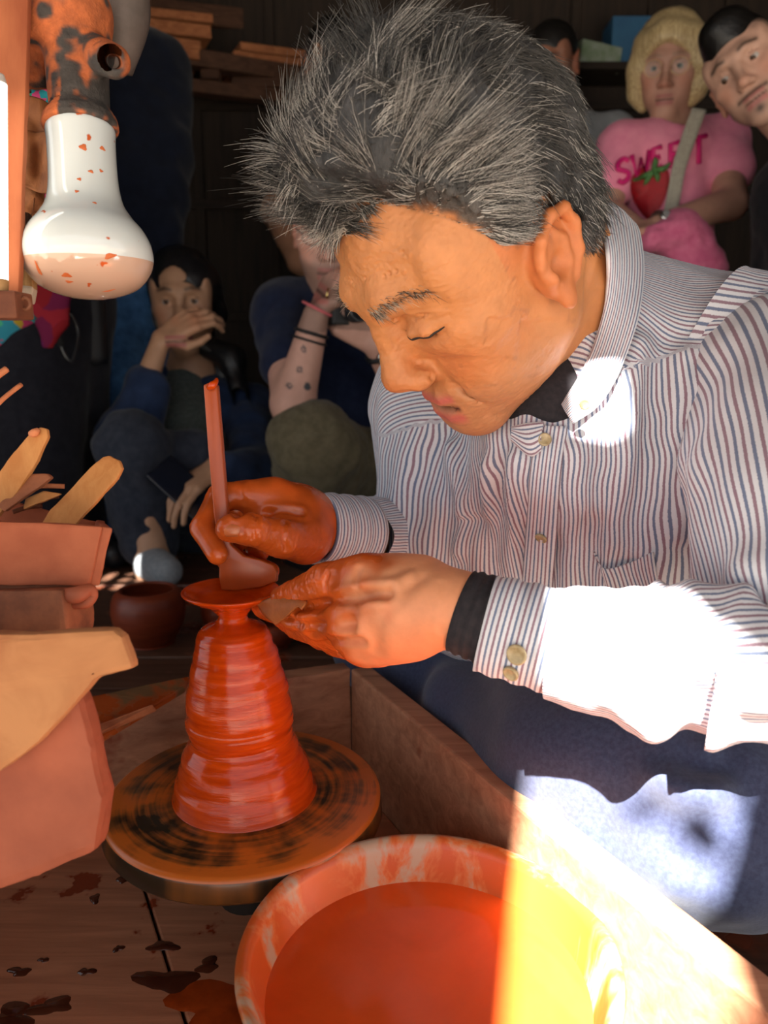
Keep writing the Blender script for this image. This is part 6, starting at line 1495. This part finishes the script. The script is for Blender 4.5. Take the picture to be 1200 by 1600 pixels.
# ------------------------------------------------------------------ tool crate on clay-caked boards
M_crate = mat('clay coated crate', (.32, .075, .028), (.45, .125, .052), scale=22, rough=.75, bump=.35, dist=.003)
M_tan = mat('dry tan board', (.30, .10, .032), (.46, .20, .075), scale=16, rough=.8, bump=.5, dist=.003, warp=.8)
M_salm = mat('salmon clay slab', (.25, .055, .022), (.38, .098, .043), scale=14, rough=.7, bump=.5, dist=.003)
M_brown = mat('brown caked wood', (.10, .03, .015), (.36, .12, .05), scale=22, rough=.8, bump=.6, dist=.003)
cr = thing('tool_crate', 'clay-coated wooden crate full of throwing tools', 'crate', P(60, 915, .48))
def plank4(name, q4, th, parent, m):
    pts = [P(*q) for q in q4]; n = nrm(np.cross(pts[1]-pts[0], pts[3]-pts[0])); n = n if np.dot(n, C0-pts[0]) < 0 else -n
    return obj(name, *prism(pts, n*th, .0015), m, parent, False)
plank4('near_board', [(-140, 806, .440), (160, 823, .462), (139, 915, .462), (-140, 916, .440)], .007, cr, M_crate)
plank4('end_board', [(159, 823, .464), (150, 812, .540), (132, 900, .540), (139, 914, .464)], .006, cr, M_crate)
plank4('far_board', [(-140, 745, .520), (152, 816, .540), (132, 905, .540), (-140, 850, .520)], .007, cr, M_crate)
plank4('floor_board', [(-140, 910, .442), (138, 908, .464), (130, 890, .538), (-140, 860, .520)], .006, cr, M_brown)
M_spat = mat_wood('clay dusted spatula', (.46, .17, .045), (.60, .27, .085), axis=2, scale=30, rough=.7)
def spat(pts, d0, d1, th, lab, m=M_spat, name='throwing_spatula', cat='tool'):
    ys = [q[1] for q in pts]; y0, y1 = min(ys), max(ys); P3 = [P(x, y_, d0 + (d1-d0)*(y_-y0)/(y1-y0)) for x, y_ in pts]
    o = obj(name, *prism(P3, CF*th, .0012), m, None, True); tag(o, lab, cat, 'tools standing in the crate'); return o
spat([(62, 667), (73, 670), (75, 682), (58, 720), (26, 770), (-30, 840), (-70, 830), (-20, 760), (22, 706), (46, 676)], .50, .49, .005, 'broad wooden spatula with a clay-filled hole, leaning out of the crate')
o = obj('clay_plug', *tube([P(48, 678, .4985), P(54, 676, .497), P(60, 671, .4985)], [.002, .0028, .0015], 8), M_dryclay); tag(o, 'dark clay plug in the hole of the broad spatula', 'clay')
spat([(160, 714), (170, 711), (186, 720), (190, 732), (182, 748), (128, 808), (90, 850), (50, 845), (78, 796), (136, 736)], .515, .49, .005, 'rounded flat spatula leaning towards the woman\'s knee')
spat([(30, 752), (48, 741), (74, 740), (80, 746), (60, 762), (30, 782), (6, 800), (-6, 790)], .50, .49, .005, 'short pointed tool lying between the two spatulas', M_brown)
spat([(40, 780), (68, 768), (92, 770), (94, 774), (60, 786), (36, 796)], .505, .50, .004, 'thin wooden sliver low among the crate tools', M_spat)
def stick(a, b, r, lab, m=None): o = obj('clay_stick', *tube([a, (a+b)/2 + np.array([0, 0, .001]), b], r, 8), m or M_brown); tag(o, lab, 'stick', 'sticks in the crate')
stick(P(101, 760, .52), P(30, 764, .51), .0017, 'horizontal round stick poking out beside the short tool', M_dryclay)
stick(P(92, 776, .53), P(40, 790, .52), .0013, 'thin stick just below the horizontal one')
stick(P(66, 790, .52), P(20, 800, .51), .0016, 'lowest short stick in the crate')
stick(P(33, 601, .50), P(-20, 648, .48), .0016, 'long slanting stick above the crate at the picture\'s edge', M_dryclay)
stick(P(10, 577, .48), P(-20, 605, .47), .0022, 'stub of a stick above the long slanting one', M_dryclay)
# boards under the crate
lefts = -900
st = slab('caked_block', [(lefts, 922), (96, 922), (104, 985), (102, 1002), (lefts, 1002)], [.44]*5, .045, M_brown, 'brown caked wooden block right under the crate', 'block', .004)
slab('tan_board', [(lefts, 992), (60, 990), (176, 983), (190, 996), (208, 1046), (150, 1062), (118, 1098), (60, 1160), (0, 1208), (lefts, 1300)], [.385]*10, .012, M_tan, 'pale tan offcut board jutting towards the pot', 'board', .004)
slab('clay_slab', [(lefts, 1040), (70, 1075), (122, 1085), (142, 1170), (160, 1250), (150, 1335), (60, 1372), (0, 1392), (lefts, 1440)], [.40]*9, .022, M_salm, 'big salmon clay-coated slab beside the wheel', 'slab', .006)
o = obj('clay_curl', *tube([P(96, 928, .45), P(118, 930, .445), P(138, 922, .45), P(144, 930, .452), P(134, 942, .45), P(112, 946, .452)], [.003, .005, .004, .0035, .0035, .002], 10), M_salm); tag(o, 'curled strip of clay hanging under the crate\'s corner', 'clay')
# bench carrying the stack, out of the picture to the side
bn_ = thing('tool_bench', 'low bench holding the stacked boards just outside the picture', 'bench', (-.52, .40, 0))
obj('bench_top', *box((-.52, .42, .12), (.09, .16, .012), bev=.003), M_brown, bn_, False)
for (dx, dy) in ((-.07, -.13), (.07, -.13), (-.07, .13), (.07, .13)): obj('leg', *box((-.52+dx, .42+dy, .054), (.014, .014, .054), bev=.003), M_brown, bn_, False)

# worn, uneven faces on the caked boards
def roughen(o, lev, strength, size):
    md = o.modifiers.new('subdivide', 'SUBSURF'); md.subdivision_type = 'SIMPLE'; md.levels = lev; md.render_levels = lev
    tx = bpy.data.textures.new('caking', 'CLOUDS'); tx.noise_scale = size; tx.noise_depth = 3
    dm = o.modifiers.new('caking', 'DISPLACE'); dm.texture = tx; dm.strength = strength; dm.mid_level = .5; dm.texture_coords = 'LOCAL'
    o.data.polygons.foreach_set('use_smooth', np.ones(len(o.data.polygons), bool))
for o in list(bpy.data.objects):
    if o.name.split('.')[0] in ('caked_block', 'tan_board', 'clay_slab', 'near_board', 'far_board', 'end_board'): roughen(o, 4, .0035, .03)
    elif o.name.split('.')[0] in ('throwing_spatula', 'upright_board', 'lath_board'): roughen(o, 3, .0025, .02)
